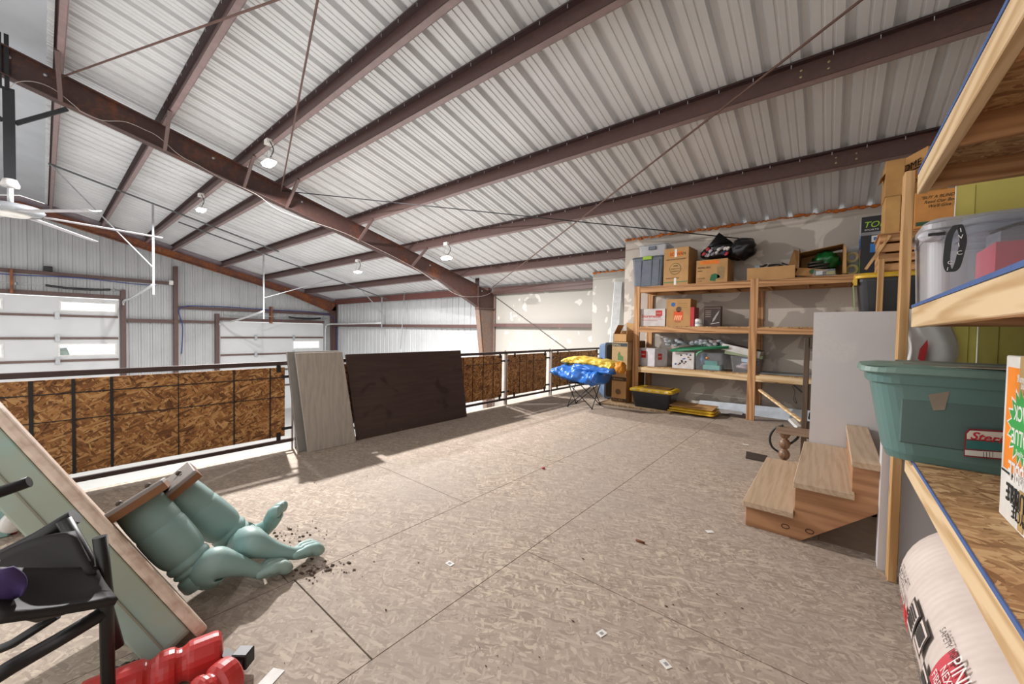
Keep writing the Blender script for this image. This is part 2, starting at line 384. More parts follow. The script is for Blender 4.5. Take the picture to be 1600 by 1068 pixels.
# orange spray foam bead along the tops of the drywall
mb = MB()
def bead(x0, x1, y, z, s):
    r0 = random.Random(s); x = x0
    while x < x1:
        r = r0.choice((.006,.007,.008,.01,.012,.016,.03)) * r0.uniform(.7, 1.1)
        mb.blob((x, y-r*.35, z-.012+r0.uniform(-.01,.012)), (r*1.5,0,0), (0,r,0), (0,0,r*.8), .3, 2, r0.random()*9, 10, 6); x += r*1.5
bead(-3.2, 1.2, 7.335, roofz(7.34)-.015, 3); bead(-4.6, -3.25, 8.715, roofz(8.72)-.015, 4)
mb.build('trim_2', plain('#c8702a', .8, 0, .15, 20), loc=(-1,7.3,3), kind=ST)
# outside ground beyond the doors
mb = MB().box(-70, XE-.2, -40, 50, ZB-.25, ZB-.12); mb.build('ground', plain('#b9b2a4', .9), loc=(-40,0,ZB), kind=ST)
BUSH = plain('#7d8774', .9, 0, .25, 3)
for i, (x, y, r) in enumerate(((-30,2.2,.9),(-32,.2,1.2),(-31,12.2,1.0),(-30,10.4,.8))):
    MB().blob((x, y, ZB+r*.95), (r*.8,0,0), (0,r*.8,0), (0,0,r*.95), .45, 3, i+2, 20, 12).build('desert_bush', BUSH, loc=(x,y,ZB-.1), label=['grey green bush outside seen through the low pane of the big overhead door','wide bush outside beside the first, behind the low door pane','bush outside beyond the small window of the narrower overhead door','smaller bush outside next to the narrower overhead door window'][i], cat='bush')
# ------------------------------------------------------------------ sectional overhead doors
DOORW = plain('#d3d5d7', .4, 0, .03, 1.0)
def over_door(name, y0, y1, tops, wins, label_y):
    r = thing(name, (XE+.03, (y0+y1)/2, ZB), None, None, None, ST); xa, xb = XE+.02, XE+.07
    for k, (zt, zb) in enumerate(zip(tops, tops[1:])):
        m = MB(); w = sorted(q for q in wins if q[2] > zb and q[3] < zt)
        if w:
            m.box(xa, xb, y0, y1, zb+.012, w[0][2]); m.box(xa, xb, y0, y1, w[0][3], zt-.012); ys = [y0]
            for q in w: ys += [q[0], q[1]]
            ys.append(y1)
            for a, b in zip(ys[::2], ys[1::2]): m.box(xa, xb, a, b, w[0][2], w[0][3])
        else: m.box(xa, xb, y0, y1, zb+.012, zt-.012)
        sct = m.build('door_section', DOORW, r)
        for q in w:
            f = MB()
            for a in (MB.box,): 
                f.box(xb, xb+.015, q[0]-.04, q[1]+.04, q[3], q[3]+.04); f.box(xb, xb+.015, q[0]-.04, q[1]+.04, q[2]-.04, q[2]); f.box(xb, xb+.015, q[0]-.04, q[0], q[2], q[3]); f.box(xb, xb+.015, q[1], q[1]+.04, q[2], q[3])
            f.build('window_frame', WHT, sct); MB().box(xa+.02, xa+.026, q[0], q[1], q[2], q[3]).build('window_pane', GLASS, sct)
    for z in tops[1:-1]:
        MB().box(xb, xb+.05, y0+.02, y1-.02, z-.035, z+.035).build('reinforcing_strut', plain('#6d5650', .5), r)
        m = MB()
        for q in hinge_y[name]: m.box(xb+.05, xb+.07, q-.05, q+.05, z-.11, z+.11)
        m.build('hinge', GALV, r)
    return r
hinge_y = {'door_1': [.28, -1.1], 'door_2': [5.75, 7.25]}
over_door('door_1', D1[0], D1[1], [2.10, 1.5, .78, .06, -.66, -1.38, ZB+.02], [(.36,1.57,1.68,1.94), (.33,1.56,.24,.58), (-2.0,-.8,1.68,1.94), (-2.0,-.8,.24,.58)], 0)
over_door('door_2', D2[0], D2[1], [1.46, .80, .09, -.62, -1.33, ZB+.02], [(7.26,8.41,.31,.62)], 0)
# ================================================================== STEEL FRAME
def ibeam_run(pts, depth, fl, X, tw=.012):
    """pts: (y, ztop) pairs, depth list: web depth; I section in plane x = X"""
    m = MB()
    top = [V((X, y, z)) for y, z in pts]; bot = [V((X, y, z-d)) for (y, z), d in zip(pts, depth)]
    m.prism([p-V((tw/2,0,0)) for p in top+bot[::-1]], (tw,0,0))
    for L, s in ((top, -1), (bot, 1)):
        for a, b in zip(L, L[1:]): m.bar(a, b, fl, .014)
    return m
def zt(y, o=.212): return roofz(y)-o
XR = -8.35
r = thing('steel_portal', (XR, 9, ZB), 'dark rusty brown steel roof frame with tapered column, crossing above the loft railing', 'roof frame')
raf = ibeam_run([(-3.4, zt(-3.4)), (RG, zt(RG)), (3, zt(3)), (6.9, zt(6.9)), (8.42, zt(8.42))], [.37,.37,.365,.37,zt(8.42)-1.97], .15, XR).build('rafter', STEELR, r)
MB().prism([(XR-.006,8.425,1.97),(XR-.006,9.15,1.97),(XR-.006,9.15,zt(9.15)),(XR-.006,8.425,zt(8.425))], (.012,0,0)).build('knee_web', STEELR, r)
m = MB(); inn = [(8.42, 1.98), (8.78, .59), (9.0, ZB)]
m.prism([(XR-.006,8.42,1.97),(XR-.006,9.15,1.97),(XR-.006,9.15,ZB),(XR-.006,9.02,ZB)], (.012,0,0)); m.bar((XR,8.41,1.97), (XR,9.0,ZB), .16, .014, (0,1,0)); m.bar((XR,9.15,2.5), (XR,9.15,ZB), .16, .014, (0,1,0))
m.build('column', COLM, r)
MB().bar((XR,8.40,2.9), (XR,8.40,1.9), .16, .02, (0,1,0)).build('end_plate', STEELR, r); MB().box(XR-.08,XR+.08,8.42,9.15,1.94,1.96).build('stiffener', STEEL, r)
PUR = [.2, 1.28, 2.36, 3.07, 4.565, 6.01, 7.72]
for y in PUR[:6]:
    a = V((XR+.72, y-.06, zt(y-.06)+.0)); b = V((XR+.05, y-.02, zt(y)-.36)); MB().bar(a, b, .045, .045).build('flange_brace', STEEL, raf)
for y in (-.25, .05, 1.9, 3.35, 6.6, 8.6):
    MB().lathe((XR+.004, y, zt(y)-.1), (1,0,0), [(.022,0),(.022,.012),(.012,.02)], 8).build('bolt', GALV, raf)
XF = -18.72
r = thing('steel_portal', (XF, 9, ZB), 'rusty orange steel roof frame standing against the far gable wall', 'roof frame')
ibeam_run([(-5, zt(-5)), (RG, zt(RG)), (3, zt(3)), (7, zt(7)), (9.1, zt(9.1))], [.25,.25,.25,.26,.5], .15, XF).build('rafter', STEELO, r)
m = MB(); m.prism([(XF-.006,8.9,2.1),(XF-.006,9.1,2.4),(XF-.006,9.1,ZB),(XF-.006,9.0,ZB)], (.012,0,0)); m.bar((XF,8.84,2.1), (XF,8.95,ZB), .16, .014, (0,1,0)); m.bar((XF,9.12,2.4), (XF,9.12,ZB), .16, .014, (0,1,0)); m.box(XF+.0,XF+.02,8.85,9.1,ZB,2.1)
m.build('column', STEEL, r)
MB().prism([(XF-.08,-4.5,zt(-4.5)+.01),(XF-.08,RG,zt(RG)+.01),(XF-.08,9.0,zt(9.0)+.01),(XF-.08,9.0,zt(9.0)+.2),(XF-.08,RG,zt(RG)+.2),(XF-.08,-4.5,zt(-4.5)+.2)], (.012,0,0)).build('rake_plate', plain('#a3959c', .45), r)
plabs = ['brown steel roof purlin running along the ridge beside the smooth cap', 'brown roof purlin second from the ridge, crossing above the ceiling fan side', 'brown roof purlin third from the ridge that holds the two upper shop lights', 'brown roof purlin fourth from the ridge, just below the upper lights', 'brown roof purlin fifth from the ridge, long and bolted over the shelving side', 'brown roof purlin sixth from the ridge that holds the two lower shop lights', 'brown roof purlin seventh from the ridge, ending at the drywall corner']
tv, nv = V((0, CS, -SN)), V((0, SN, CS))
for i, y in enumerate(PUR):
    yb = y-.065*CS; zb = roofz(yb+.05)-.21*CS
    P = V((0, yb, zb)); T = P+nv*.203
    x0, x1 = XE+.1, (1.63 if i != 6 else -3.22); L = V((x1-x0,0,0)); o = V((x0,0,0)); th = .006
    r = thing('roof_purlin', (0, yb, zb), plabs[i], 'purlin', 'roof purlins under the metal deck')
    MB().para(o+P, L, tv*th, nv*.203).build('web', STEEL, r)
    m = MB(); m.para(o+P, L, tv*.07, nv*th); m.para(o+P+tv*.065, L, tv*th, nv*.02); m.build('bottom_flange', plain('#8d7877', .45), r)  # sheen on the underside put into a paler steel colour
    m = MB(); m.para(o+T-tv*.065, L, tv*.07, nv*(-th)); m.para(o+T-tv*.065, L, tv*th, nv*-.02); tf = m.build('top_flange', plain('#3f2b2b', .5), r)  # darker copy of the web steel, shade under the deck painted in
    if i in (4, 5):
        lp = MB().para(V((-.42 if i == 4 else -.13,0,0))+P-tv*.004, (1.6,0,0), tv*.004, nv*.2).build('lap_plate', STEEL, r)
        for dx in ((-.30, -.1) if i == 4 else (-.03, .15)):
            for dz in (.06, .13): MB().lathe(V((dx+.0, 0, 0))+P-tv*.003+nv*dz, -tv, [(.013,0),(.013,.008),(.007,.012)], 8).build('bolt', plain('#a99878', .4, .5), lp)
    if i:
        m = MB()
        xs = -8.0
        while xs < 1.4: m.box(xs-.003, xs+.003, T.y-.07, T.y-.064, T.z-.045, T.z-.012); xs += .305
        m.build('screws', GALV, tf, kind='stuff')
# eave struts and wall girts
def girt(a, b, w, h, label, name='wall_girt', cat='girt', mat=None):
    r = MB().bar(a, b, w, h).build(name, mat or STEEL, label=label, cat=cat); return r
girt((XF+.1,9.05,2.52), (XR-.09,9.05,2.52), .1, .22, 'brown eave strut above the far siding, between the two steel frames', 'eave_strut', 'beam', steel('steel_eave', '#6a3f3a', '#7a4a38', .3))
girt((XR+.09,9.05,2.51), (-4.64,9.05,2.51), .1, .22, 'brown eave strut above the patched drywall beside the steel column', 'eave_strut', 'beam')
girt((XF+.1,9.1,1.40), (XR-.09,9.1,1.40), .16, .11, 'brown girt across the far siding below the eave strut')
girt((XR+.09,9.1,1.44), (-4.64,9.1,1.44), .16, .10, 'brown girt across the patched drywall next to the steel column')
girt((XE+.12,-6,2.80), (XE+.12,3.08,2.80), .1, .11, 'long brown girt above the wider overhead door')
girt((XE+.12,3.2,1.93), (XE+.12,8.9,1.93), .1, .11, 'brown girt above the narrower overhead door')
girt((XE+.12,1.85,1.40), (XE+.12,3.08,1.40), .1, .13, 'short brown girt between the wider door and the gable post')
girt((XE+.12,3.2,1.41), (XE+.12,4.3,1.41), .1, .1, 'short brown girt between the gable post and the narrower door')
MB().box(XE+.04,XE+.24,3.08,3.2,ZB,roofz(3.2)-.7).build('gable_post', STEEL, label='brown steel post on the gable wall between the two overhead doors', cat='post')
MB().box(XE+.02,XE+.2,1.70,1.82,ZB,2.45).build('door_jamb', STEEL, label='brown jamb beside the wider overhead door', cat='jamb')
MB().box(XE+.02,XE+.2,4.34,4.47,ZB,1.75).build('door_jamb', STEEL, label='brown jamb on the post side of the narrower overhead door', cat='jamb')
MB().box(XE+.02,XE+.14,D1[0],1.7,2.13,2.24).build('door_header', STEEL, label='brown header rail over the wider overhead door', cat='header')
MB().box(XE+.02,XE+.14,4.47,8.62,1.49,1.60).build('door_header', STEEL, label='brown header rail over the narrower overhead door', cat='header')
def spring(y0, y1, ys0, ys1, z, lab, br):
    r = thing('torsion_spring', (XE+.22, (y0+y1)/2, z), lab, 'door spring')
    MB().tube([(XE+.22,y0,z),(XE+.22,y1,z)], .014, 8).build('shaft', GALV, r)
    MB().tube([(XE+.22, lerp(ys0,ys1,k/24), z+.004*(k % 2)-.05*math.sin(PI*k/24)) for k in range(25)], .036, 8).build('coil', BLKP, r)
    for y in br: MB().lathe((XE+.22,y-.03,z), (0,1,0), [(.07,0),(.07,.02),(.03,.03),(.03,.06)], 12).build('cable_drum', GALV, r)
    MB().box(XE+.03,XE+.26,br[0]-.12,br[0]-.06,z-.3,z+.42).build('bracket', STEELO, r)
spring(-2.2, 1.72, .05, 1.45, 2.42, 'long dark torsion spring on a shaft above the wider overhead door', [-.5, 1.55])
spring(4.6, 8.7, 7.0, 8.4, 1.72, 'shorter dark torsion spring above the narrower overhead door', [6.4, 8.55])
# ------------------------------------------------------------------ hanging door tracks
def track(xe, y, z0, z1, lab, brace):
    r = thing('door_track', (xe, y, z0), lab, 'door track')
    p = smoothpath([(XE+.12,y,ZB+.05),(XE+.12,y,z0-.6),(XE+.16,y,z0-.16),(XE+.45,y,z0),(XE+2,y,z0+.02),(xe,y,z1)], 5)
    MB().tube(p, .035, 6).build('rail', ALU, r)
    zc = roofz(y)-.22
    MB().box(xe-.02,xe+.02,y-.02,y+.02,z1-.25,zc).build('hanger', GALV, r)
    if brace: MB().bar((xe,brace,roofz(brace)-.23), (xe,y,z1+.42), .04, .02).build('diagonal_brace', GALV, r)
track(-13.1, 1.76, 2.06, 2.26, 'white door track hanging from perforated struts beside the wider overhead door', .12)
track(-14.0, 4.48, 1.44, 1.76, 'white door track hung between the two overhead doors, serving the narrower one', 6.7)
track(-14.0, 8.68, 1.44, 1.5, 'white door track along the far siding beside the rusty corner column', 7.8)
ANG = plain('#6f7274', .45, .5)
def pangle(x, y0, y1, lab):
    MB().bar((x,y0,roofz(y0)-.235), (x,y1,roofz(y1)-.235), .05, .03).build('perforated_angle', ANG, label=lab, cat='metal strut')
pangle(-13.1, .1, 4.6, 'grey perforated angle under the purlins near the ceiling fan')
pangle(-14.0, 2.4, 9.0, 'grey perforated angle under the purlins over the narrower door tracks')
# ------------------------------------------------------------------ bracing rods
ROD = plain('#6b4f46', .5)
def rod(a, b, lab, r=.011, mat=None): MB().tube([a, b], r, 6).build('bracing_rod', mat or ROD, label=lab, cat='bracing rod', group='thin steel bracing rods')
def rp(x, y, o=.3): return V((x, y, roofz(y)-o))
rod(rp(-8.3,.12,.34), rp(1.6,3.1,.3), 'thin brown bracing rod starting at the ridge end of the big rafter')
rod(rp(-8.3,2.95,.34), rp(1.0,.25,.3), 'thin brown bracing rod running from the upper shop light up toward the ridge')
rod(rp(-8.3,8.75,.3), rp(1.6,2.9,.3), 'long pale brown bracing rod slanting from the eave corner across the roof')
rod(rp(-8.3,2.98,.3), rp(-1.2,7.25,.3), 'thin dark bracing rod slanting down to the black bag above the shelves', .009, BLKP)
rod((-8.2,9.0,2.35), AY(8.95,905,560), 'thin dark bracing rod crossing the patched drywall behind the railing', .011, plain('#4b4340', .5))
# ------------------------------------------------------------------ LED lights hung from the purlins
LEDM = glow('led_emit', '#f3f7ff', 18)
def led(x, y, lab, en):
    z = roofz(y)-.56; r = thing('shop_light', (x, y, z), lab, 'ceiling light', 'LED lights hanging from the purlins')
    MB().frustum((x,y,z+.02), (.16,0,0), (0,.08,0), (x,y,z+.06), (.13,0,0), (0,.06,0), .06).build('housing', WHT, r)
    MB().frustum((x,y,z-.012), (.14,0,0), (0,.065,0), (x,y,z+.02), (.15,0,0), (0,.072,0), .06).build('diffuser', LEDM, r)
    m = MB()
    for s in (-.12, .12): m.tube([(x+s,y,z+.07),(x+s*.3,y,z+.3)], .004, 5)
    m.build('hanging_wire', GALV, r); MB().tube(smoothpath([(x+.02,y,z+.07),(x+.1,y+.03,z+.2),(x+.05,y-.01,z+.34)], 5), .008, 6).build('cord', BLKP, r)
    MB().box(x-.06,x+.06,y-.05,y+.05,z+.3,z+.37).build('junction_box', WHT, r)
    L = bpy.data.lights.new('led', 'AREA'); L.shape = 'RECTANGLE'; L.size = .2; L.size_y = .1; L.energy = en; L.color = (1, .98, .96)
    o = bpy.data.objects.new('led_lamp', L); COL.objects.link(o); o.location = (x, y, z-.03)
led(-6.9, 2.28, 'LED light hanging by the big rafter under the upper purlins, brightest of the lights', 800)
led(-10.9, 2.26, 'LED light over the garage bay, beside the fan side perforated angle', 170)
led(-6.9, 5.93, 'LED light hanging above the dark board, close to the eave end of the big rafter', 320)
led(-10.8, 5.9, 'LED light over the garage bay near the far siding', 170)
# ------------------------------------------------------------------ large ceiling fan on a drop tube
fx, fy = XR, -.26
r = thing('ceiling_fan', (fx, fy, 2.66), 'large grey ceiling fan on a black drop tube below the big rafter', 'ceiling fan')
m = MB()
for s in (-.03, .03): m.box(fx+.03, fx+.06, fy-.06+s, fy-.02+s, 4.25, 4.95)
m.build('clamp', BLK, r)
MB().box(fx-.05,fx+.05,fy-.05,fy+.05,3.12,4.28).build('drop_tube', BLKP, r)
MB().bar((fx,fy+.05,3.86), (fx,.24,4.25), .04, .05).build('sway_brace', BLKP, r); MB().bar((fx,fy-.05,3.86), (fx,-.9,4.2), .04, .05).build('sway_brace', BLKP, r)
MB().lathe((fx,fy,3.02), (0,0,1), [(.08,0),(.085,.03),(.06,.1)], 20).build('canopy', WHT, r)
MB().lathe((fx,fy,2.8), (0,0,1), [(.028,0),(.028,.23)], 12).build('stem', ALU, r)
MB().lathe((fx,fy,2.68), (0,0,1), [(.2,0),(.27,.015),(.3,.05),(.26,.1),(.12,.125),(.05,.14)], 32).build('motor_housing', plain('#9a9da2', .35, .3), r)
MB().lathe((fx,fy,2.64), (0,0,1), [(.04,0),(.15,.01),(.19,.04)], 28).build('light_cover', WHT, r)
BLD = plain('#b3b0b4', .4)
for k in range(6):
    a = PI/2+k*PI/3-.05; d = V((math.cos(a), math.sin(a), 0)); q = V((-d.y, d.x, .18)).normalized(); c = V((fx,fy,2.70))
    MB().grid(lambda u, v: c+d*(.28+1.2*u)+q*((v-.5)*(.2-.06*u))-V((0,0,.02*math.sin(PI*v)+.05*u)), 10, 5).build('blade', BLD, r, solid=.008)
# white cable looping along the rafter and small bits on the gable wall
pts = [(15,137),(28,128),(55,128),(85,140),(120,168),(128,175),(160,188),(195,190),(225,202),(248,214),(280,242),(310,258),(345,278),(400,303),(440,330),(520,357),(560,374),(642,415),(690,446),(720,462),(755,462),(775,452)]
MB().tube(smoothpath([AX(XR+.09, *p) for p in pts], 4), .0045, 5).build('white_cable', plain('#bdb4ae', .6), label='white cable looping along the web of the big brown rafter', cat='cable')
CB = plain('#2a3f86', .5)
MB().tube(smoothpath([(XE+.2, y, 2.70+.03*math.sin(y*2.1)) for y in [-3+.4*k for k in range(15)]], 3), .016, 6).build('blue_cable', CB, label='blue cable running under the girt above the wider overhead door', cat='cable')
MB().tube(smoothpath([(XE+.27,3.28,.2),(XE+.27,3.32,1.2),(XE+.27,3.24,1.9),(XE+.2,4.0,2.02),(XE+.2,5.0,2.03),(XE+.2,6.2,2.0),(XE+.2,8.3,1.98),(XE+.4,9.0,1.7),(XE+.45,9.08,.9),(XE+.45,9.08,-.4)], 5), .016, 6).build('blue_cable', CB, label='blue cable looping over the narrower overhead door and down the corner column', cat='cable')
MB().box(XE+.17,XE+.25,2.95,3.07,2.74,2.9).build('junction_box', WHT, label='small white electrical box on the end of the long girt', cat='electrical box', bevel=.01)
MB().box(XE+.06,XE+.2,.02,.2,2.87,3.02).build('wall_speaker', BLK, label='small black box mounted on the long girt above the wider door', cat='box', bevel=.01)

MB().tube([AY(8.85,633,441), AY(8.85,626,545)], .014, 6).build('hanging_pipe', GALV, label='thin grey pipe hanging down in front of the far siding beside the tapered column', cat='pipe')
# ================================================================== RAILING
RX = -4.28
RAIL = plain('#4a3a38', .4, .3)
TUBE = plain('#8b7d76', .4, .4)
def rail_section(y0, y1, p0, p1, vs, hs, lab, wide=.01, posts=True, grp='railing sections along the loft edge'):
    r = thing('railing_section', (RX, (y0+y1)/2, 0), lab, 'railing', grp)
    MB().box(RX-.02,RX+.02,y0,y1,.868,.908).build('top_rail', RAIL, r, bevel=.003); MB().box(RX-.018,RX+.018,y0,y1,.078,.112).build('bottom_rail', RAIL, r, bevel=.003)
    for k, y in enumerate((y0, y1)):
        if posts: MB().box(RX-.016,RX+.016,y-.014 if k else y+.002,y-.002 if k else y+.030,.001,.93 if k else .90).build('post', TUBE, r, bevel=.003)
    pn = MB().box(RX-.024,RX-.012,p0,p1,.142,.846).build('osb_panel', OSBP, r)
    for y, w in vs: MB().box(RX-.012,RX-.012+.006,y-w/2,y+w/2,.142,.846).build('wire', BLK, r)
    for z, w in hs: MB().box(RX-.011,RX-.011+.006,p0,p1,z-w/2,z+w/2).build('wire', BLK, r)
    for y in (p0+.18 if p1-p0 > .8 else p0+.1, p1-.06):
        MB().box(RX-.012,RX+.001,y-.018,y+.018,.80,.868).build('clip', BLK, r); MB().box(RX-.012,RX+.001,y-.018,y+.018,.112,.185).build('clip', BLK, r)
    for z in (.22, .75):
        MB().box(RX-.012,RX+.003,p1-.03,y1-.01,z-.014,z+.014).build('clip', BLK, r); MB().box(RX-.012,RX+.003,y0+.01,p0+.03,z-.014,z+.014).build('clip', BLK, r)
rail_section(-1.0, 1.64, -.96, 1.565, [(-.45,.02),(-.062,.02),(.135,.018),(.331,.016),(.728,.005),(1.128,.010),(1.43,.010)], [(.743,.007),(.545,.006)], 'long railing section with chipboard panel and wire grid behind the pale green table parts', .02)
rail_section(1.655, 3.2, 1.73, 3.12, [(2.0,.008),(2.4,.008),(2.8,.008)], [(.74,.006)], 'railing section hidden mostly behind the leaning pale board and the dark board')
rail_section(3.215, 5.01, 3.28, 4.94, [(3.6,.008),(4.05,.006),(4.25,.006),(4.48,.009),(4.72,.009)], [(.715,.008)], 'railing section half covered by the dark leaning board, next to the first far post', .01)
rail_section(5.025, 6.36, 5.09, 6.26, [(5.42,.008),(5.62,.005),(5.83,.008)], [(.715,.006)], 'railing section between the dark leaning board and the double post', .01)
rail_section(6.40, 8.55, 6.47, 8.40, [(6.75,.008),(7.05,.006),(7.5,.006),(7.95,.006)], [(.725,.005)], 'last railing section behind the folding chair, ending at the drywall corner', .01)
# ================================================================== LEANING BOARDS
def board(name, p0, p1, q0, q1, th, mat, lab, cat, bev=.004):
    """p0,p1 bottom corners, q0,q1 top corners; thickness grows away from the loft"""
    a, b, c, d = V(p0), V(p1), V(q1), V(q0)
    n = (b-a).cross(d-a).normalized()
    if n.x > 0: n = -n
    return MB().prism([a, b, c, d], n*th).build(name, mat, label=lab, cat=cat, bevel=bev)
PALE = wood('pale_tabletop', '#aaa196', '#999087', 'z', 1.2, .5, False)
t = NT('dark_tabletop'); sv = t.map((6,.4,6)); gr = t.noise(5, 6, .6, sv, .6); st_ = t.ramp(t.noise(2.6, 3, .5, None, 1.2), [(.60, (0,0,0,1)), (.68, (1,1,1,1))])
sp_ = t.ramp(t.noise(22, 2, .5), [(.73, (0,0,0,1)), (.76, (1,1,1,1))]); loc_ = t.ramp(t.noise(1.7, 2), [(.56, (0,0,0,1)), (.62, (1,1,1,1))])
cc = t.mix(t.mix(1.0, st_, (.75,.75,.75,1), 'MULTIPLY'), t.ramp(gr, [(.3, lin('#37282a')), (.7, lin('#46352f'))]), lin('#241618')); cc = t.mix(t.mix(1.0, sp_, loc_, 'MULTIPLY'), cc, lin('#8a7a6c'))
DARKB = t.fin(cc, .36)
xb = -4.02
def fit(X, px, py, z=None):
    p = AX(X, px, py); return p
wb0, wb1 = AZ(0, 483, 708), AZ(0, 555, 690)
xw = (wb0.x+wb1.x)/2; xt = xw-.16
wt0, wt1 = AX(xt, 461, 552), AX(xt, 535, 548)
zt_ = (wt0.z+wt1.z)/2
board('leaning_board', (xw, wb0.y, 0), (xw, wb1.y, 0), (xt, wt0.y, zt_), (xt, wt1.y, zt_), .022, PALE, 'pale grey wood tabletop board leaning on the railing, the front one of two', 'board')
board('leaning_board', (xw-.085, wb0.y-.06, 0), (xw-.085, wb1.y-.08, 0), (xt-.04, wt0.y-.06, zt_+.012), (xt-.04, wt1.y-.01, zt_+.012), .03, plain('#8a8680', .5, 0, .05), 'grey board standing behind the pale leaning board against the railing post', 'board')
db0, db1 = AZ(0, 556, 687), AZ(0, 732, 651)
xd = (db0.x+db1.x)/2; xdt = -4.235
dt0, dt1 = AX(xdt, 540, 553), AX(xdt, 720, 547)
zd = (dt0.z+dt1.z)/2
r = board('leaning_tabletop', (xd, db0.y, 0), (xd, db1.y, 0), (xdt, dt0.y, zd), (xdt, dt1.y, zd), .026, DARKB, 'large dark brown wooden tabletop leaning against the railing', 'tabletop')
# ================================================================== FOLDING CAMP CHAIR WITH RAIN GEAR
FR = plain('#2a2b30', .4, .3); SEAT = plain('#3a3c42', .8)
fl, frr, bl, br = AZ(.012,887,634), AZ(.012,925,638), AZ(.012,900,629), AZ(.012,938,632)
ch = thing('camp_chair', (fl+br)/2*1.0, 'black folding camp chair with crossed legs, piled with blue and yellow rain gear', 'chair')
hs = .40
def up(p, z): return V((p.x, p.y, z))
tl, tr, kl, kr = up(fl, hs), up(frr, hs), up(bl, hs), up(br, hs)
for a, b in ((fl, tr), (frr, tl), (bl, kr), (br, kl), (fl, kl), (bl, tl), (frr, kr), (br, tr)):
    MB().tube([a, b], .008, 6).build('leg', FR, ch)
m = MB().grid(lambda u, v: lerp(lerp(tl, tr, u), lerp(kl, kr, u), v)+V((0,0,-.04*math.sin(PI*u)*math.sin(PI*v)+.01)), 8, 8); m.build('seat', SEAT, ch, solid=.008)
for a, s in ((kl, -1), (kr, 1)):
    MB().tube([a, a+V((-.02,.06,.42))], .008, 6).build('back_post', FR, ch)
MB().grid(lambda u, v: lerp(kl, kr, u)+V((-.02*v,.06*v,.06+.36*v))+V((0,.03*math.sin(PI*u),0)), 8, 6).build('backrest', SEAT, ch, solid=.006)
MB().tube([tl+V((-.03,-.03,.12)), kl+V((-.03,.03,.14))], .012, 8).build('armrest', FR, ch); MB().tube([tl, tl+V((-.03,-.03,.12))], .008, 6).build('arm_post', FR, ch)
for p in (fl, frr, bl, br): MB().lathe((p.x,p.y,0), (0,0,1), [(.016,0),(.016,.02)], 8).build('foot', BLK, ch)
def cloth_roll(P, rad, w, amp, seed, flat=.62, n=30):
    """lumpy folded cloth along path P, rad: list of half heights, w: half depth vector"""
    P = smoothpath(P, 14); k = len(P); m = MB(); vs = []
    for i, p in enumerate(P):
        t = i/(k-1); q = t*(len(rad)-1); j = min(int(q), len(rad)-2); hgt = lerp(rad[j], rad[j+1], q-j)
        for s in range(n):
            a = 2*PI*s/n; c, d = math.cos(a), math.sin(a)
            pp = V((t*6, c*1.4, d*1.4)); kk = 1+amp*noise.noise(pp+V((seed,0,0)))+amp*.6*noise.noise(pp*2.6+V((0,seed,0)))+amp*.45*noise.noise(V((t*26,c*2.2,d*2.2+seed)))
            vs.append(p+V(w)*c*kk+V((0,0,1))*hgt*d*kk)
    fs = [(i*n+j, i*n+(j+1) % n, (i+1)*n+(j+1) % n, (i+1)*n+j) for i in range(k-1) for j in range(n)]
    fs += [tuple(range(n))[::-1], tuple((k-1)*n+j for j in range(n))]
    return m.add(vs, fs, True)
yc = (fl.y+br.y)/2
BL2 = plain('#2f6cc0', .28, 0, .15, 7); YL2 = plain('#d9b948', .35, 0, .12, 7)
P = [AY(yc-.1, 872, 578), AY(yc-.12, 885, 580), AY(yc-.14, 905, 585), AY(yc-.14, 925, 588), AY(yc-.14, 943, 588)]
jk = cloth_roll(P, [.05,.12,.135,.13,.12], (.03,.22,0), .27, 3).build('blue_rain_jacket', BL2, label='shiny blue rain jacket heaped on the folding camp chair', cat='jacket')
P = [AY(yc+.02, 889, 563), AY(yc, 905, 562), AY(yc-.02, 925, 565), AY(yc-.04, 945, 568), AY(yc-.05, 964, 573)]
tr_ = cloth_roll(P, [.05,.075,.08,.075,.07], (.03,.2,0), .3, 8).build('yellow_rain_trousers', YL2, label='yellow rain trousers folded on top of the blue jacket on the chair', cat='trousers')
P = [AY(yc-.2, 900, 572), AY(yc-.22, 925, 576), AY(yc-.22, 958, 581)]
cloth_roll(P, [.05,.055,.05], (.02,.08,0), .3, 5).build('sleeve', BL2, jk)
q = AY(yc-.2, 970, 574); MB().blob(q, (.075,0,.01), (0,.10,0), (-.015,0,.085), .35, 3, 4, sq=.8).build('lined_cuff', plain('#c8821e', .6), tr_, label='orange lining showing at the cuff')
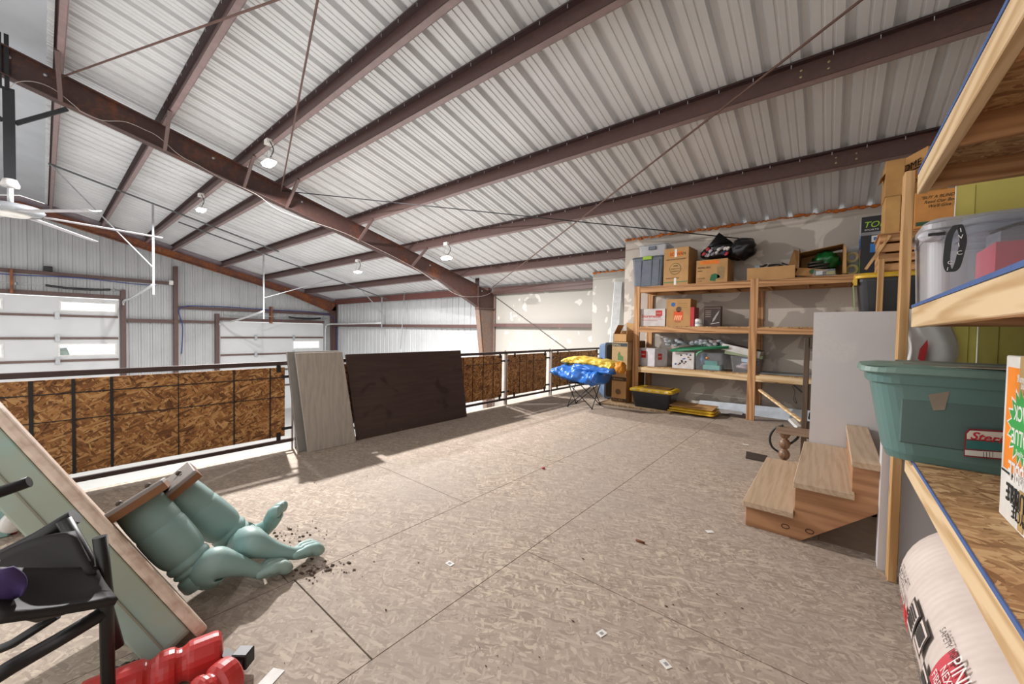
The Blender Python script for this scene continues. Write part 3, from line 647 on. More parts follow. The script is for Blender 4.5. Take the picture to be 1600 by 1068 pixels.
# ================================================================== BACK SHELVING
sh = thing('shelving_unit', (-1.2, 7.0, 0), 'wide pine lumber shelving unit with three decks against the patched drywall', 'shelving')
X0, X1, YF, YB = -2.70, .62, 6.66, 7.335
pxs = [(-2.72,-2.615), (-.957,-.853), (.5,.6)]
for a, b in pxs:
    MB().box(a, b, YF-.0, YF+.04, .034 if a < -2 else .001, 2.08 if a < -2 else 2.09).build('post', PZ, sh, bevel=.003)
    MB().box(a, b, YB-.045, YB-.004, .034 if a < -2 else .001, 2.03).build('post', PZ, sh, bevel=.003)
for z in (2.07, 1.385, .685):
    lo = z-.016
    xs0 = -2.615
    for a, b in ((xs0, -.957), (-.853, .5)):
        MB().box(a, b, YF+.002, YF+.036, lo-.089, lo+.0).build('front_rail', PX if z > 1 else LX, sh, bevel=.002)
    MB().box(xs0, .5, YB-.05, YB-.012, lo-.089, lo).build('back_rail', PX, sh)
    for jx in (-2.56, -2.1, -1.65, -1.2, -.75, -.3, .15, .47): MB().box(jx-.019, jx+.019, YF+.04, YB-.055, lo-.085, lo).build('joist', PY, sh)
    MB().box(-2.61, .5, YF+.04, YB-.05, lo, z).build('deck', OSBX, sh)
    if z == 2.07: MB().box(-2.72, .6, YF+.002, YF+.039, z-.012, z+.0).build('edge_lip', PX, sh)
MB().bar((-.8,6.64,.62+.03), (-.15,6.625,.60+.03), .03, .085).build('loose_rail', LX, label='loose pale board propped along the lower front rail beside the middle post', cat='board')
# ---------- carton helper: front face towards -Y
def carton(x0, x1, y0, y1, z0, z1, lab, mat=None, rot=0, name='carton', cat='cardboard box', tape=True, flaps=True, group=None):
    c = V(((x0+x1)/2, (y0+y1)/2, z0)); hx, hy = (x1-x0)/2, (y1-y0)/2
    ux = V((math.cos(rot), math.sin(rot), 0)); uy = V((-math.sin(rot), math.cos(rot), 0))
    r = thing(name, c, lab, cat, group); m = mat or CARD
    MB().para(c-ux*hx-uy*hy, ux*2*hx, uy*2*hy, (0,0,z1-z0)).build('box_body', m, r, bevel=.003)
    if tape: MB().para(c-ux*hx*1.0-uy*.025+V((0,0,z1-z0)), ux*2*hx, uy*.05, (0,0,.0012)).build('tape', plain('#c9b68f', .35), r)
    f = c-uy*hy-ux*hx                     # lower front left corner
    return r, f, ux, V((0,0,1)), 2*hx, z1-z0, uy, c
def tote(x0, x1, y0, y1, z0, z1, mat, lidm, lab, taper=.86, rnd=.05, lid=.045, rot=0, name='storage_tote', cat='storage tote', ribs=True, over=.025):
    c = V(((x0+x1)/2, (y0+y1)/2, 0)); hx, hy = (x1-x0)/2, (y1-y0)/2
    ux = V((math.cos(rot), math.sin(rot), 0)); uy = V((-math.sin(rot), math.cos(rot), 0)); z = V((0,0,1))
    r = thing(name, (c.x, c.y, z0), lab, cat)
    zb = z1-lid; m = MB()
    m.frustum(c+z*z0, ux*hx*taper, uy*hy*taper, c+z*(zb-.03), ux*hx*.985, uy*hy*.985, rnd)
    m.frustum(c+z*(zb-.03), ux*hx, uy*hy, c+z*zb, ux*hx, uy*hy, rnd)
    m.build('tote_body', mat, r, smooth=False)
    if lidm:
        m = MB(); m.frustum(c+z*zb, ux*(hx+over), uy*(hy+over), c+z*(zb+lid*.6), ux*(hx+over), uy*(hy+over), rnd+over); m.frustum(c+z*(zb+lid*.6), ux*(hx+over), uy*(hy+over), c+z*z1, ux*(hx-.01), uy*(hy-.01), rnd)
        r['_lid'] = m.build('lid', lidm, r, bevel=.004).name
    return r, c-uy*hy-ux*hx, ux, uy, c
Y0 = 6.72
# ---------- top deck
T = 2.07
r, f, ux, uy, c = tote(-2.80, -2.25, 6.72, 7.2, T, 2.60, GRYT, plain('#4a5058', .5), 'tall grey storage tote with green latch on the top deck corner', .9, .04, .03, over=.01)
MB().box(-2.60,-2.44,6.695,6.715,2.54,2.60).build('latch', plain('#8fae2c', .5), r, bevel=.004)
for a, b in ((-2.74,-2.62), (-2.60,-2.44), (-2.42,-2.31)):
    MB().prism([(a+.02,6.75,T+.02),(b-.02,6.75,T+.02),(b,6.722,2.53),(a,6.722,2.53)], (0,-.012,0)).build('front_rib', GRYT, r, bevel=.004)
r, f, ux, uy, c = tote(-2.71, -2.22, 6.78, 7.18, 2.601, 2.82, CLRM, CLR, 'clear plastic bin of papers stacked on the grey tote', .92, .04, .03, name='clear_bin', cat='storage bin', over=.008)
MB().blob((-2.47,6.98,2.69), (.19,0,0), (0,.15,0), (0,0,.07), .4, 3, 2).build('contents', plain('#b79a95', .8, 0, .2, 18), r); MB().box(-2.53,-2.40,6.757,6.772,2.715,2.775).build('latch', plain('#5e6674', .4), r, bevel=.004)
r, f, a, b, w, h, uy, c = carton(-2.235, -1.83, Y0, 7.15, T, 2.69, 'tall carton with a round green stamp on the top deck, second item along', rot=-.06)
n = -uy
fr = f-uy*.0
drect(f, a, b, .09, w-.1, h-.14, h-.06, ORG, r); drect(f, a, b, .005, w-.01, .045, .06, GRN, r); drect(f, a, b, w*.44, w*.53, h-.15, h-.02, WHT, r, 'tape_strip', .002); drect(f, a, b, w*.44, w*.53, .005, .12, WHT, r, 'tape_strip', .002)
text('SCHWAN', f+a*.1+b*(h-.128), a, b, .07, INK, r, squeeze=.85); text('HOME FROZEN FOOD DELIVERY', f+a*.04+b*(h-.20), a, b, .028, INK, r, squeeze=.8)
decal(disc(f+a*w*.48+b*h*.44, a, b, .095, 36), n, plain('#3c5b3a', .8), r, 'stamp_ring', .001); decal([p+n*.001 for p in disc(f+a*w*.48+b*h*.44, a, b, .087, 36)], n, CARD, r, 'stamp_field', .001)
for i, t in enumerate(('100%', 'SATISFACTION', 'GUARANTEE')): text(t, f+a*w*.48+b*(h*.44+.03-.04*i)+n*.002, a, b, .048 if i == 0 else .026, plain('#34533a', .8), r, align='CENTER', squeeze=.85)
text('WAITING TO BE READY', f+a*.04+b*.11, a, b, .026, INK, r, squeeze=.8)
r, f, a, b, w, h, uy, c = carton(-1.725, -1.275, Y0, 7.2, T, 2.44, 'lower carton with green pot picture on the top deck, under the black bag')
n = -uy
drect(f, a, b, .06, w-.12, h-.07, h-.012, ORG, r); text('MOVING BOX', f+a*.02+b*(h-.135), a, b, .04, INK, r, squeeze=.75); text('SMALL', f+a*.02+b*(h-.18), a, b, .026, INK, r)
text('2 1/2 CU FT', f+a*.02+b*.07, a, b, .03, INK, r, squeeze=.75); text('1.5 CU', f+a*.02+b*.03, a, b, .028, INK, r, squeeze=.8)
decal([f+a*(.2+x)+b*(.04+y) for x, y in ((0,0),(.08,-.015),(.09,.02),(.15,.04),(.14,.07),(.08,.11),(.02,.09))], n, plain('#2f6a48', .8), r, 'printed_picture')
decal([f+a*(.31+x)+b*(.05+y) for x, y in ((0,0),(.09,0),(.11,.18),(.05,.21),(-.01,.19))], n, plain('#9a7f58', .8), r, 'printed_picture')
# black bag of clothes
bag = MB().blob((-1.45,6.98,2.585), (.25,0,0), (0,.2,0), (0,0,.155), .28, 2, 5, 32, 20); bag.blob((-1.14,7.0,2.60), (.2,0,.02), (0,.19,0), (0,0,.16), .25, 2, 9, 28, 18)
pk = [V((-1.66,6.9,2.62)), V((-1.44,6.86,2.88)), V((-1.24,6.9,2.70)), V((-1.44,7.1,2.66))]
bag.add(pk, [(0,2,1), (0,1,3), (1,2,3), (0,3,2)], True)
bg_ = bag.build('black_bag', plain('#17171a', .3, 0, .2, 12), loc=(-1.3,6.98,2.44), label='black plastic bag of clothes with a torn window, lying on the lower carton', cat='bag')
rr = random.Random(4)
for i in range(14):
    x = -1.66+.4*rr.random(); z = 2.52+.12*rr.random()-.1*abs(x+1.46)
    MB().blob((x, 6.775+.05*abs(x+1.45), z), (.03,0,.01), (0,.02,0), (0,0,.026), .5, 3, i, 10, 8).build('clothing_bit', [plain('#b9b2b4', .8), plain('#8a8690', .8), plain('#c13a44', .8), plain('#d8d4d0', .8), plain('#3a3550', .8)][i % 5], bg_)
# shallow tray with cables
def tray(x0, x1, y0, y1, z0, z1, lab, mat=CARD, name='cardboard_tray'):
    r = thing(name, ((x0+x1)/2,(y0+y1)/2,z0), lab, 'cardboard box'); m = MB(); t = .006
    m.box(x0,x1,y0,y1,z0,z0+t); m.box(x0,x1,y0,y0+t,z0+t,z1); m.box(x0,x1,y1-t,y1,z0+t,z1); m.box(x0,x0+t,y0+t,y1-t,z0+t,z1); m.box(x1-t,x1,y0+t,y1-t,z0+t,z1)
    m.build('box_body', mat, r); return r
tray(-1.01, -.43, 6.69, 7.1, T, 2.25, 'shallow open carton full of dark cables on the top deck by the middle post')
for i, (x, rad, mt) in enumerate(((-.85,.06,BLK),(-.68,.075,BLK),(-.55,.06,plain('#3c3a38', .5)))):
    P = []
    for k in range(40):
        a = k*.7+i; P.append(V((x+rad*math.cos(a)*(1+.2*math.sin(k*1.3)), 6.9+rad*1.4*math.sin(a), 2.12+.005*k+.02*math.sin(k*.9))))
    MB().tube(P, .011, 6).build('coiled_cable', mt, label=['coiled dark cable at the post end of the shallow carton','coiled dark cable heaped in the middle of the shallow carton','grey brown cable coil at the far end of the shallow carton, by the open carton'][i], cat='cable')
MB().box(-.93,-.86,6.78,6.84,2.25,2.30).build('power_adapter', plain('#7d8a92', .4), label='small grey adapter sitting on the cables in the shallow carton', cat='adapter', bevel=.006)
# open carton with flaps and green bag
r = thing('open_carton', (-.17,7.0,T), 'large open carton tipped on its side with flaps out, holding a green bag', 'cardboard box')
x0, x1, y0, y1, z1 = -.40, .08, 6.78, 7.25, 2.50; t = .006
m = MB(); m.box(x0,x1,y0,y1,T,T+t); m.box(x0,x1,y1-t,y1,T,z1-.04); m.box(x1-t,x1,y0,y1,T,z1); m.para((x0,y0,T+.12), (t,0,0), (0,y1-y0,0), (.0,0,.3)); m.prism([(x0,y0,z1-.08),(x1,y0+.05,z1),(x1,y1,z1),(x0,y1,z1-.08)], (0,0,t))
m.build('box_body', CARD2, r)
m = MB(); m.prism([(x0-.005,y0-.002,2.2),(x0-.11,y0-.09,2.24),(x0-.05,y0-.09,2.46),(x0,y0,2.45)], (0,t,0)); m.build('flap', CARD, r)
m = MB(); m.prism([(x0+.0,y0-.01,T+.15),(x0-.04,y0-.05,T+.04),(x0+.2,y0-.055,T+.005),(x0+.33,y0-.02,T+.09)], (0,t,0)); fl_ = m.build('flap', CARD2, r)
decal(disc(V((x0+.16,y0-.058,T+.075)), (1,0,0), (0,.25,1), .035, 20), (0,-1,.2), plain('#3f5a38', .8), r, 'printed_mark')
m = MB(); m.prism([(x1,y0,T+.02),(x1+.03,y0-.07,T+.02),(x1+.02,y0-.07,2.42),(x1,y0,z1-.02)], (t,0,0)); m.build('flap', CARD, r)
MB().blob((-.10,7.0,2.30), (.15,0,0), (0,.16,0), (0,0,.14), .3, 3, 3).build('green_bag', plain('#1d6b34', .3, 0, .25, 14), label='crumpled green plastic bag inside the open carton', cat='bag')
MB().tube([V((-.18+.11*math.cos(a*.3), 6.87+.05*math.sin(a*.3), 2.17+.002*a)) for a in range(60)], .016, 6).build('coiled_hose', plain('#3a302a', .5), label='dark coiled hose in front of the green bag in the open carton', cat='hose')
r = thing('clamshell_pack', (-.1,6.72,T), 'clear plastic clamshell pack lying in front of the open carton', 'package')
MB().frustum((-.11,6.71,T+.001), (.13,0,0), (0,.025,0), (-.11,6.71,T+.09), (.11,0,0), (0,.02,0), .015).build('shell', CLR, r); MB().box(-.2,-.13,6.70,6.72,T+.02,T+.07).build('insert', WHT, r); MB().box(-.09,.0,6.70,6.72,T+.02,T+.06).build('insert', plain('#b09a3a', .5), r)
# clear bin with yellow cord
r, f, ux, uy, c = tote(.095, .26, 6.76, 7.2, T, 2.47, CLR, None, 'clear bin with yellow cord coils, squeezed beside the toy helmet carton', .9, .04, .03, name='clear_bin', cat='storage bin')
for k in range(6): MB().tube([V((.17+.055*math.cos(a), 6.84+.03*k+.0*a, 2.15+.055*math.sin(a)+(.17 if k % 2 else 0))) for a in [q*PI/9 for q in range(18)]], .017, 6, closed=True).build('yellow_coil', plain('#d8b93e', .5), r)
# black carton with bright lettering
r, f, a, b, w, h, uy, c = carton(.245, .52, 6.74, 7.1, T, 2.80, 'black carton with lime TOBIN lettering on the top deck end', mat=plain('#1f1d22', .5), tape=False)
n = -uy
text('TOBIN', f+a*.015+b*(h-.14), a, b, .105, plain('#a6d62c', .5), r, shear=.25, squeeze=1.0); text('SPORTS', f+a*.03+b*(h-.18), a, b, .028, WHT, r, squeeze=1.4)
drect(f, a, b, .0, w, h-.24, h-.2, plain('#8b8a90', .5), r); drect(f, a, b, .10, .22, h-.33, h-.25, WHT, r); drect(f+n*.001, a, b, .12, .2, h-.31, h-.27, BLUE, r); drect(f, a, b, .09, .17, h-.46, h-.35, plain('#2d78c6', .5), r)
L_ = V((.2435, 7.1, T)); la = V((0,-1,0))
for k, (z0, z1, cm) in enumerate(((.0,.2,plain('#9cc83a', .5)), (.2,.33,plain('#cf8f84', .5)), (.33,.5,plain('#3f72c8', .5)), (.5,.72,plain('#c8ccd2', .5)))): drect(L_, la, (0,0,1), .0, .36, z0, z1, cm, r)
text('TOBIN', V((.2425,7.02,T+.1)), (0,0,1), (0,1,0), .13, BLK, r, squeeze=1.2)
# ---------- middle deck
T = 1.386
r, f, a, b, w, h, uy, c = carton(-2.63, -2.20, 6.72, 7.1, T, 1.685, 'white carton with red lettering at the start of the middle deck', mat=plain('#cfc8c6', .6), tape=False, rot=.02)
n = -uy
text('Storemaster', f+a*.03+b*(h*.5), a, b, .075, RED, r, squeeze=.9, bold=.001); drect(f, a, b, w-.16, w-.05, h-.12, h-.03, RED, r); text('10 PCS', f+a*(w-.15)+b*(h-.09)+n*.001, a, b, .032, WHT, r, squeeze=.8); drect(f, a, b, .03, w-.04, h*.4, h*.415, RED, r); drect(f, a, b, .03, w-.12, h*.32, h*.335, RED, r)
r, f, a, b, w, h, uy, c = carton(-2.185, -1.80, 6.74, 7.1, T, 1.84, 'tan carton with orange square logo on the middle deck')
n = -uy
drect(f, a, b, .12, .27, .1, .25, plain('#d9582a', .7), r)
for k in range(4): decal([f+a*(.125+.03*k)+b*.105+n*.001, f+a*(.145+.03*k)+b*.105+n*.001, f+a*min(.165+.03*k,.268)+b*.18+n*.001, f+a*(.145+.03*k)+b*.18+n*.001], n, plain('#f0b48a', .7), r, 'printed_stripe')
decal(disc(f+a*.2+b*.28, a, b, .045, 16), n, plain('#6a5038', .8), r, 'printed_picture'); decal(disc(f+a*.11+b*(h-.09), a, b, .035, 20), n, plain('#3d6fa8', .8), r, 'printed_picture'); text('HOME', f+a*.14+b*.065, a, b, .035, RED, r)
for k in range(3): drect(f, a, b, .17, w-.05, h-.08-.03*k, h-.075-.03*k, plain('#8a6a42', .8), r)
MB().box(-1.795,-1.735,6.72,7.0,T,1.70).build('red_package', plain('#b52528', .4), label='slim bright red package standing beside the tan logo carton', cat='package', bevel=.003)
r = thing('white_can', (-1.66,6.76,T), 'small white can with a label in front of the dark carton', 'can')
MB().lathe((-1.675,6.755,T), (0,0,1), [(.052,0),(.055,.005),(.055,.108),(.051,.112)], 24).build('can_body', WHT, r); MB().lathe((-1.675,6.755,T+.112), (0,0,1), [(.05,0),(.05,.008),(.044,.012)], 24).build('lid', ALU, r)
text('SEALER', V((-1.72,6.6995,T+.06)), (1,0,0), (0,0,1), .022, INK, r)
MB().lathe((-1.675,6.755,T+.035), (0,0,1), [(.0555,0),(.0555,.02)], 24).build('label_band', plain('#a8b4bc', .5), r)
r, f, a, b, w, h, uy, c = carton(-1.61, -1.37, 6.80, 6.95, T, 1.71, 'dark brown carton with a silver feather picture on the middle deck', mat=plain('#3a2820', .5), tape=False, rot=.05)
n = -uy
drect(f, a, b, .0, w, h-.035, h-.028, plain('#8a7a68', .6), r)
decal([f+a*(.12+x)+b*(.06+y) for x, y in ((0,0),(.04,.05),(.09,.16),(.1,.2),(.05,.13),(.01,.06))], n, plain('#a9a6a4', .5), r, 'printed_picture'); decal([f+a*(.10+x)+b*(.035+y) for x, y in ((0,0),(.12,.025),(.12,.035),(0,.012))], n, plain('#c9c6c4', .5), r, 'printed_picture')
for k in range(4): drect(f, a, b, .02, .1, h-.08-.03*k, h-.072-.03*k, plain('#9b8d80', .6), r)
# ---------- lower deck
T = .686
r, f, a, b, w, h, uy, c = carton(-2.62, -2.27, 6.74, 7.06, T, 1.0, 'white carton with two red printed patches at the start of the lower deck', mat=plain('#c8c4c8', .6), rot=-.38)
n = -uy; drect(f, a, b, .05, .16, h*.45, h*.85, RED, r); text('FRAGILE', f+a*.055+b*(h*.62)+n*.001, a, b, .026, WHT, r, squeeze=.85)
sf = f+a*w; drect(sf, uy, b, .08, .18, h*.38, h*.72, RED, r); text('GLASS', sf+uy*.085+b*(h*.52), uy, b, .03, WHT, r, squeeze=.85)
r, f, a, b, w, h, uy, c = carton(-2.06, -1.715, 6.735, 7.1, T, .965, 'white carton with scattered printing under the green lid', mat=plain('#cfcac8', .6), tape=False, rot=-.03)
rr = random.Random(2)
for k in range(16): x, y = .03+rr.random()*(w-.09), .05+rr.random()*(h-.1); drect(f, a, b, x, x+.03, y, y+.022, [INK, plain('#5a6aa0', .6), plain('#7a5a50', .6)][k % 3], r)
r, f, ux, uy, c = tote(-1.70, -1.29, 6.70, 7.15, T, .99, CLR, None, 'clear bin with turquoise boxes inside on the lower deck', .93, .03, .02, name='clear_bin', cat='storage bin')
MB().box(-1.60,-1.36,6.80,7.05,T+.01,T+.08).build('contents', plain('#6fb7a8', .6), r); MB().box(-1.58,-1.40,6.82,7.0,T+.08,T+.15).build('contents', plain('#2f9c8c', .6), r); MB().blob((-1.62,6.9,T+.17), (.05,0,0), (0,.1,0), (0,0,.1), .3, 3, 2).build('contents', plain('#6f8bb0', .7), r)
MB().lathe((-1.52,6.698,T+.2), (0,-1,0), [(.018,0),(.018,.003)], 14).build('sticker', plain('#e0862a', .6), r)
r = thing('plastic_cover', (-1.7,6.9,.99), 'green plastic lid lying askew over the white printed carton and the clear bin', 'lid')
q = [V((-2.08,6.68,.985)), V((-1.22,6.70,1.075)), V((-1.22,7.15,1.11)), V((-2.08,7.15,1.01))]
MB().prism(q, (0,0,.016)).build('lid_plate', plain('#2f7f55', .4), r, bevel=.006); MB().tube([q[0]-V((0,.012,.012)), q[1]-V((0,.012,.012))], .016, 8).build('rim', plain('#2a7450', .4), r); MB().tube(smoothpath([q[0]+V((.5,-.03,.01)), q[0]+V((.44,-.045,-.02)), q[0]+V((.42,-.045,-.07))], 4), .012, 6).build('handle', plain('#4cae78', .4), r)
bw = MB(); rr = random.Random(11)
for k in range(60): bw.blob((-2.22+.9*rr.random(), 6.78+.3*rr.random(), 1.06+.06*rr.random()+.06*(k/60)), (.045,0,0), (0,.05,0), (0,0,.028), .6, 4, k, 8, 6)
bw.build('bubble_wrap', clear('bubble', '#dfe3e8', .45, .15), loc=(-1.8,6.9,1.04), label='crumpled clear bubble wrap heaped on the green lid', cat='bubble wrap', kind='stuff')
MB().box(-1.62,-1.42,6.85,7.1,1.10,1.17).build('small_box', plain('#7a625a', .7), label='small brown box half hidden behind the bubble wrap on the lower deck', cat='box', bevel=.003)
r, f, ux, uy, c = tote(-1.20, -.80, 6.70, 7.15, T, .96, CLR, None, 'clear bin of pale cords beside the middle post on the lower deck', .85, .04, .02, name='clear_bin', cat='storage bin')
for k, cm in enumerate(('#c7b3b4', '#d9d5d0', '#7a6c92', '#b79a9c', '#8fa9c9')): MB().tube([V((-1.04+.09*math.cos(i*.8+k)+.02*k, 6.86+.06*math.sin(i*.8)+.03*k, T+.05+.02*k+.03*math.sin(i*.5+k)+.003*i)) for i in range(26)], .014, 6).build('cord', plain(cm, .6), r)
MB().box(-1.05,-.93,6.72,6.725,T+.17,T+.22).build('sticker', plain('#bcd3e4', .5), r)
def slab(p, ux, L, uy, W, hh, name, mat, lab, cat, topm=None):
    r = thing(name, p, lab, cat); ux, uy = V(ux).normalized(), V(uy).normalized(); n = ux.cross(uy)
    MB().para(p, ux*L, uy*W, n*hh).build('box_body', mat, r, bevel=.003)
    if topm: MB().para(V(p)+n*(hh+.0005), ux*L, uy*W, n*.003).build('top_face', topm, r)
    return r, n
slab(V((-1.33,6.71,1.03)), (1,-.02,-.22), .52, (0,1,0), .4, .10, 'flat_carton', plain('#c9c8c4', .6), 'flat white edged carton tilted over the cord bin, dark on top', 'cardboard box', plain('#4a3c38', .6))
slab(V((-1.28,6.715,.965)), (1,0,-.12), .5, (0,1,0), .35, .045, 'flat_game_box', plain('#8d9a78', .6), 'thin patterned flat box under the tilted white carton', 'box', plain('#a99a88', .6))
MB().box(-.82,.45,6.86,7.28,T,T+.012).build('steel_sheet', plain('#8f9aa2', .35, .4), label='flat grey metal sheet on the lower deck past the middle post', cat='sheet')
# ---------- floor under the shelves
MB().box(-3.15, -1.93, 6.25, 7.33, .001, .03).build('plywood_sheet', OSBC, label='plywood sheet lying on the floor under the shelving start', cat='plywood', bevel=.002)
r, f, ux, uy, c = tote(-2.60, -1.94, 6.30, 6.78, .031, .345, BLKP, YEL, 'black storage tote with yellow lid on the floor under the shelves', .84, .05, .05)
m = MB(); m.frustum(c+V((.06,.0,.345)), (.22,0,0), (0,.16,0), c+V((.06,0,.36)), (.21,0,0), (0,.15,0), .03); m.build('lid_panel', plain('#7a5a2a', .5), bpy.data.objects[r['_lid']])
for k in range(5): MB().box(-2.55+k*.13, -2.49+k*.13, 6.262, 6.275, .315, .34).build('lid_clip', plain('#e8d28a', .5), bpy.data.objects[r['_lid']])
MB().prism([(-2.36,6.337,.09),(-2.26,6.337,.09),(-2.26,6.317,.25),(-2.36,6.317,.25)], (0,-.003,0)).build('paper_label', plain('#b9b6a8', .7), r); text('27 GAL', V((-2.355,6.313,.2)), (1,0,0), (0,.12,1), .03, INK, r, squeeze=.75)
def lidbox(i, x0, x1, y0, y1, z0, z1, rot, lab, mat=None):
    c = V(((x0+x1)/2,(y0+y1)/2,0)); ux = V((math.cos(rot),math.sin(rot),0)); uy = V((-ux.y,ux.x,0)); hx, hy = (x1-x0)/2, (y1-y0)/2
    r = thing('tote_lid', (c.x,c.y,z0), lab, 'lid'); m = MB(); zz = V((0,0,1))
    m.frustum(c+zz*z0, ux*hx, uy*hy, c+zz*(z0+.02), ux*hx, uy*hy, .05); m.build('rim', mat or YEL, r, bevel=.003)
    MB().frustum(c+zz*(z0+.02), ux*(hx-.03), uy*(hy-.03), c+zz*z1, ux*(hx-.05), uy*(hy-.05), .04).build('panel', mat or YEL, r, bevel=.003)
lidbox(0, -2.02,-1.32,6.34,6.80,.031,.065,-.03,'lowest yellow tote lid in the stack on the floor under the shelves')
lidbox(1, -2.0,-1.33,6.36,6.82,.067,.105,.03,'upper yellow tote lid in the stack, under the flattened cardboard')
slab(V((-2.03,6.36,.118)), (1,.02,-.015), .68, (0,1,.03), .4, .01, 'flattened_cardboard', CARD, 'flattened piece of brown cardboard on the stacked yellow lids', 'cardboard')
MB().prism([(-1.75,7.12,.001),(.45,7.02,.001),(.45,7.05,.20),(-1.72,7.17,.13)], (0,.03,0)).build('white_board', plain('#c4cbd4', .5), label='long white board standing on edge against the wall under the shelves', cat='board')
MB().prism([(-1.78,6.98,.001),(-1.05,6.9,.001),(-1.05,7.05,.03),(-1.78,7.12,.03)], (0,0,.012)).build('pale_trim_board', plain('#b9b4b0', .6), label='short pale board lying behind the yellow lids', cat='board')
MB().prism([(-1.3,6.75,.002),(-.98,6.72,.002),(-.96,6.9,.002),(-1.2,6.95,.002)], (0,0,.014)).build('dark_mat', plain('#3d2c24', .7), label='small dark mat on the floor beside the foot of the middle post', cat='mat')
# ---------- left stack beside the first post
r, f, a, b, w, h, uy, c = carton(-3.02, -2.75, 6.48, 6.80, .032, .50, 'bottom carton of the moving box stack beside the shelving post', mat=CARD2, tape=False)
def prints(r, f, a, b, w, h, n):
    drect(f, a, b, .0, w, h-.09, h-.02, plain('#3a2c20', .8), r); text('MOVING', f+a*.03+b*(h-.075)+n*.001, a, b, .05, CARD2, r, squeeze=.9); drect(f, a, b, .0, w, .015, .07, plain('#3a2c20', .8), r); text('SMALL BOX', f+a*.02+b*.03+n*.001, a, b, .04, CARD2, r, squeeze=.9)
    decal(disc(f+a*w*.45+b*h*.4, a, b, .05, 12), n, plain('#5d4228', .8), r, 'printed_picture')
prints(r, f, a, b, w, h, -uy)
r, f, a, b, w, h, uy, c = carton(-3.02, -2.76, 6.48, 6.80, .502, .60, 'squashed middle carton in the moving box stack behind the rain gear', mat=CARD2, tape=False)
r, f, a, b, w, h, uy, c = carton(-3.03, -2.74, 6.48, 6.80, .602, 1.10, 'top carton of the moving box stack, with a green printed picture', mat=plain('#b0936a', .8), tape=False)
n = -uy; drect(f, a, b, .01, w-.01, h-.08, h-.02, plain('#3c4448', .8), r); text('SMALL', f+a*.02+b*(h-.07)+n*.001, a, b, .05, plain('#c8b48c', .8), r)
decal([f+a*(.11+x)+b*(.18+y) for x, y in ((0,0),(.1,-.01),(.1,.06),(.05,.09),(.03,.15),(0,.1))], n, plain('#5a7a4a', .8), r, 'printed_picture'); drect(f, a, b, .1, w-.02, .03, .1, plain('#4e5c50', .8), r)
m = carton(-2.93, -2.72, 6.95, 7.25, .032, 1.12, 'tall brown carton behind the moving box stack against the wall', mat=CARDD, tape=False)
r = thing('open_carton', (-2.93,6.7,1.101), 'small open carton with raised flaps on top of the moving box stack', 'cardboard box')
m = MB(); t = .006; x0, x1, y0, y1, za, zb2 = -3.02, -2.77, 6.50, 6.79, 1.102, 1.30
m.box(x0,x1,y0,y1,za,za+t); m.box(x0,x1,y0,y0+t,za,zb2-.06); m.box(x0,x1,y1-t,y1,za,zb2); m.box(x0,x0+t,y0,y1,za,zb2-.05); m.box(x1-t,x1,y0,y1,za,zb2); m.build('box_body', CARD, r)
MB().prism([(x0,y0+.02,zb2-.05),(x0,y1-.02,zb2-.05),(x0+.07,y1-.02,zb2+.1),(x0+.07,y0+.02,zb2+.1)], (t,0,0)).build('flap', CARD2, r); MB().prism([(x0+.12,y1,zb2),(x1,y1,zb2),(x1+.02,y1+.04,zb2+.13),(x0+.1,y1+.04,zb2+.15)], (0,t,0)).build('flap', CARD, r)
for i, (z0, z1, lab) in enumerate(((.032,.60,'lower grey blue tote stood on its side with its open mouth toward the shelves'), (.602,1.08,'upper grey blue tote stood on its side on the lower one, behind the rain gear'))):
    r = thing('storage_tote', (-3.22,6.7,z0), lab, 'storage tote'); m = MB(); z = (z0+z1)/2; hh = (z1-z0)/2-.005
    tn = V((.8,-.6,0)); tt_ = V((.6,.8,0)); o_ = V((-3.255,6.64,z))+tt_*.235
    m.frustum(o_-tn*.30, tt_*.19, (0,0,hh*.85), o_-tn*.02, tt_*.22, (0,0,hh), .05, cap1=False); m.build('tote_body', plain('#5a6f8c', .45), r)
    m = MB(); m.frustum(o_-tn*.02, tt_*.235, (0,0,hh+.003), o_+tn*.02, tt_*.235, (0,0,hh+.003), .05); m.build('rim', plain('#5a708e', .45), r, bevel=.003); MB().frustum(o_+tn*.0205, tt_*.20, (0,0,hh-.035), o_+tn*.0225, tt_*.20, (0,0,hh-.035), .05).build('shade_plate', plain('#23262c', .6), r)  # dark plate over the mouth paints the shade inside the tote
# white bent trim piece leaning in the alcove corner
r = thing('metal_trim', (-3.5,8.2,0), 'long white bent metal trim leaning in the alcove corner behind the stacked boxes', 'metal trim')
a, b = AY(8.3, 948, 560), AY(8.62, 960, 440); a.z = .02
d = V((.2,0,0)); m = MB(); m.prism([a, a+V((.02,-.02,0)), b+V((.02,-.02,0)), b], (0,.004,0)); m.build('flange', plain('#e4e6ea', .35), r)
m = MB(); m.prism([a+V((.02,-.02,0)), a+V((.19,.05,0)), b+V((.17,.05,0)), b+V((.02,-.02,0))], (0,.004,0)); m.build('face', plain('#cfd0d0', .4), r)
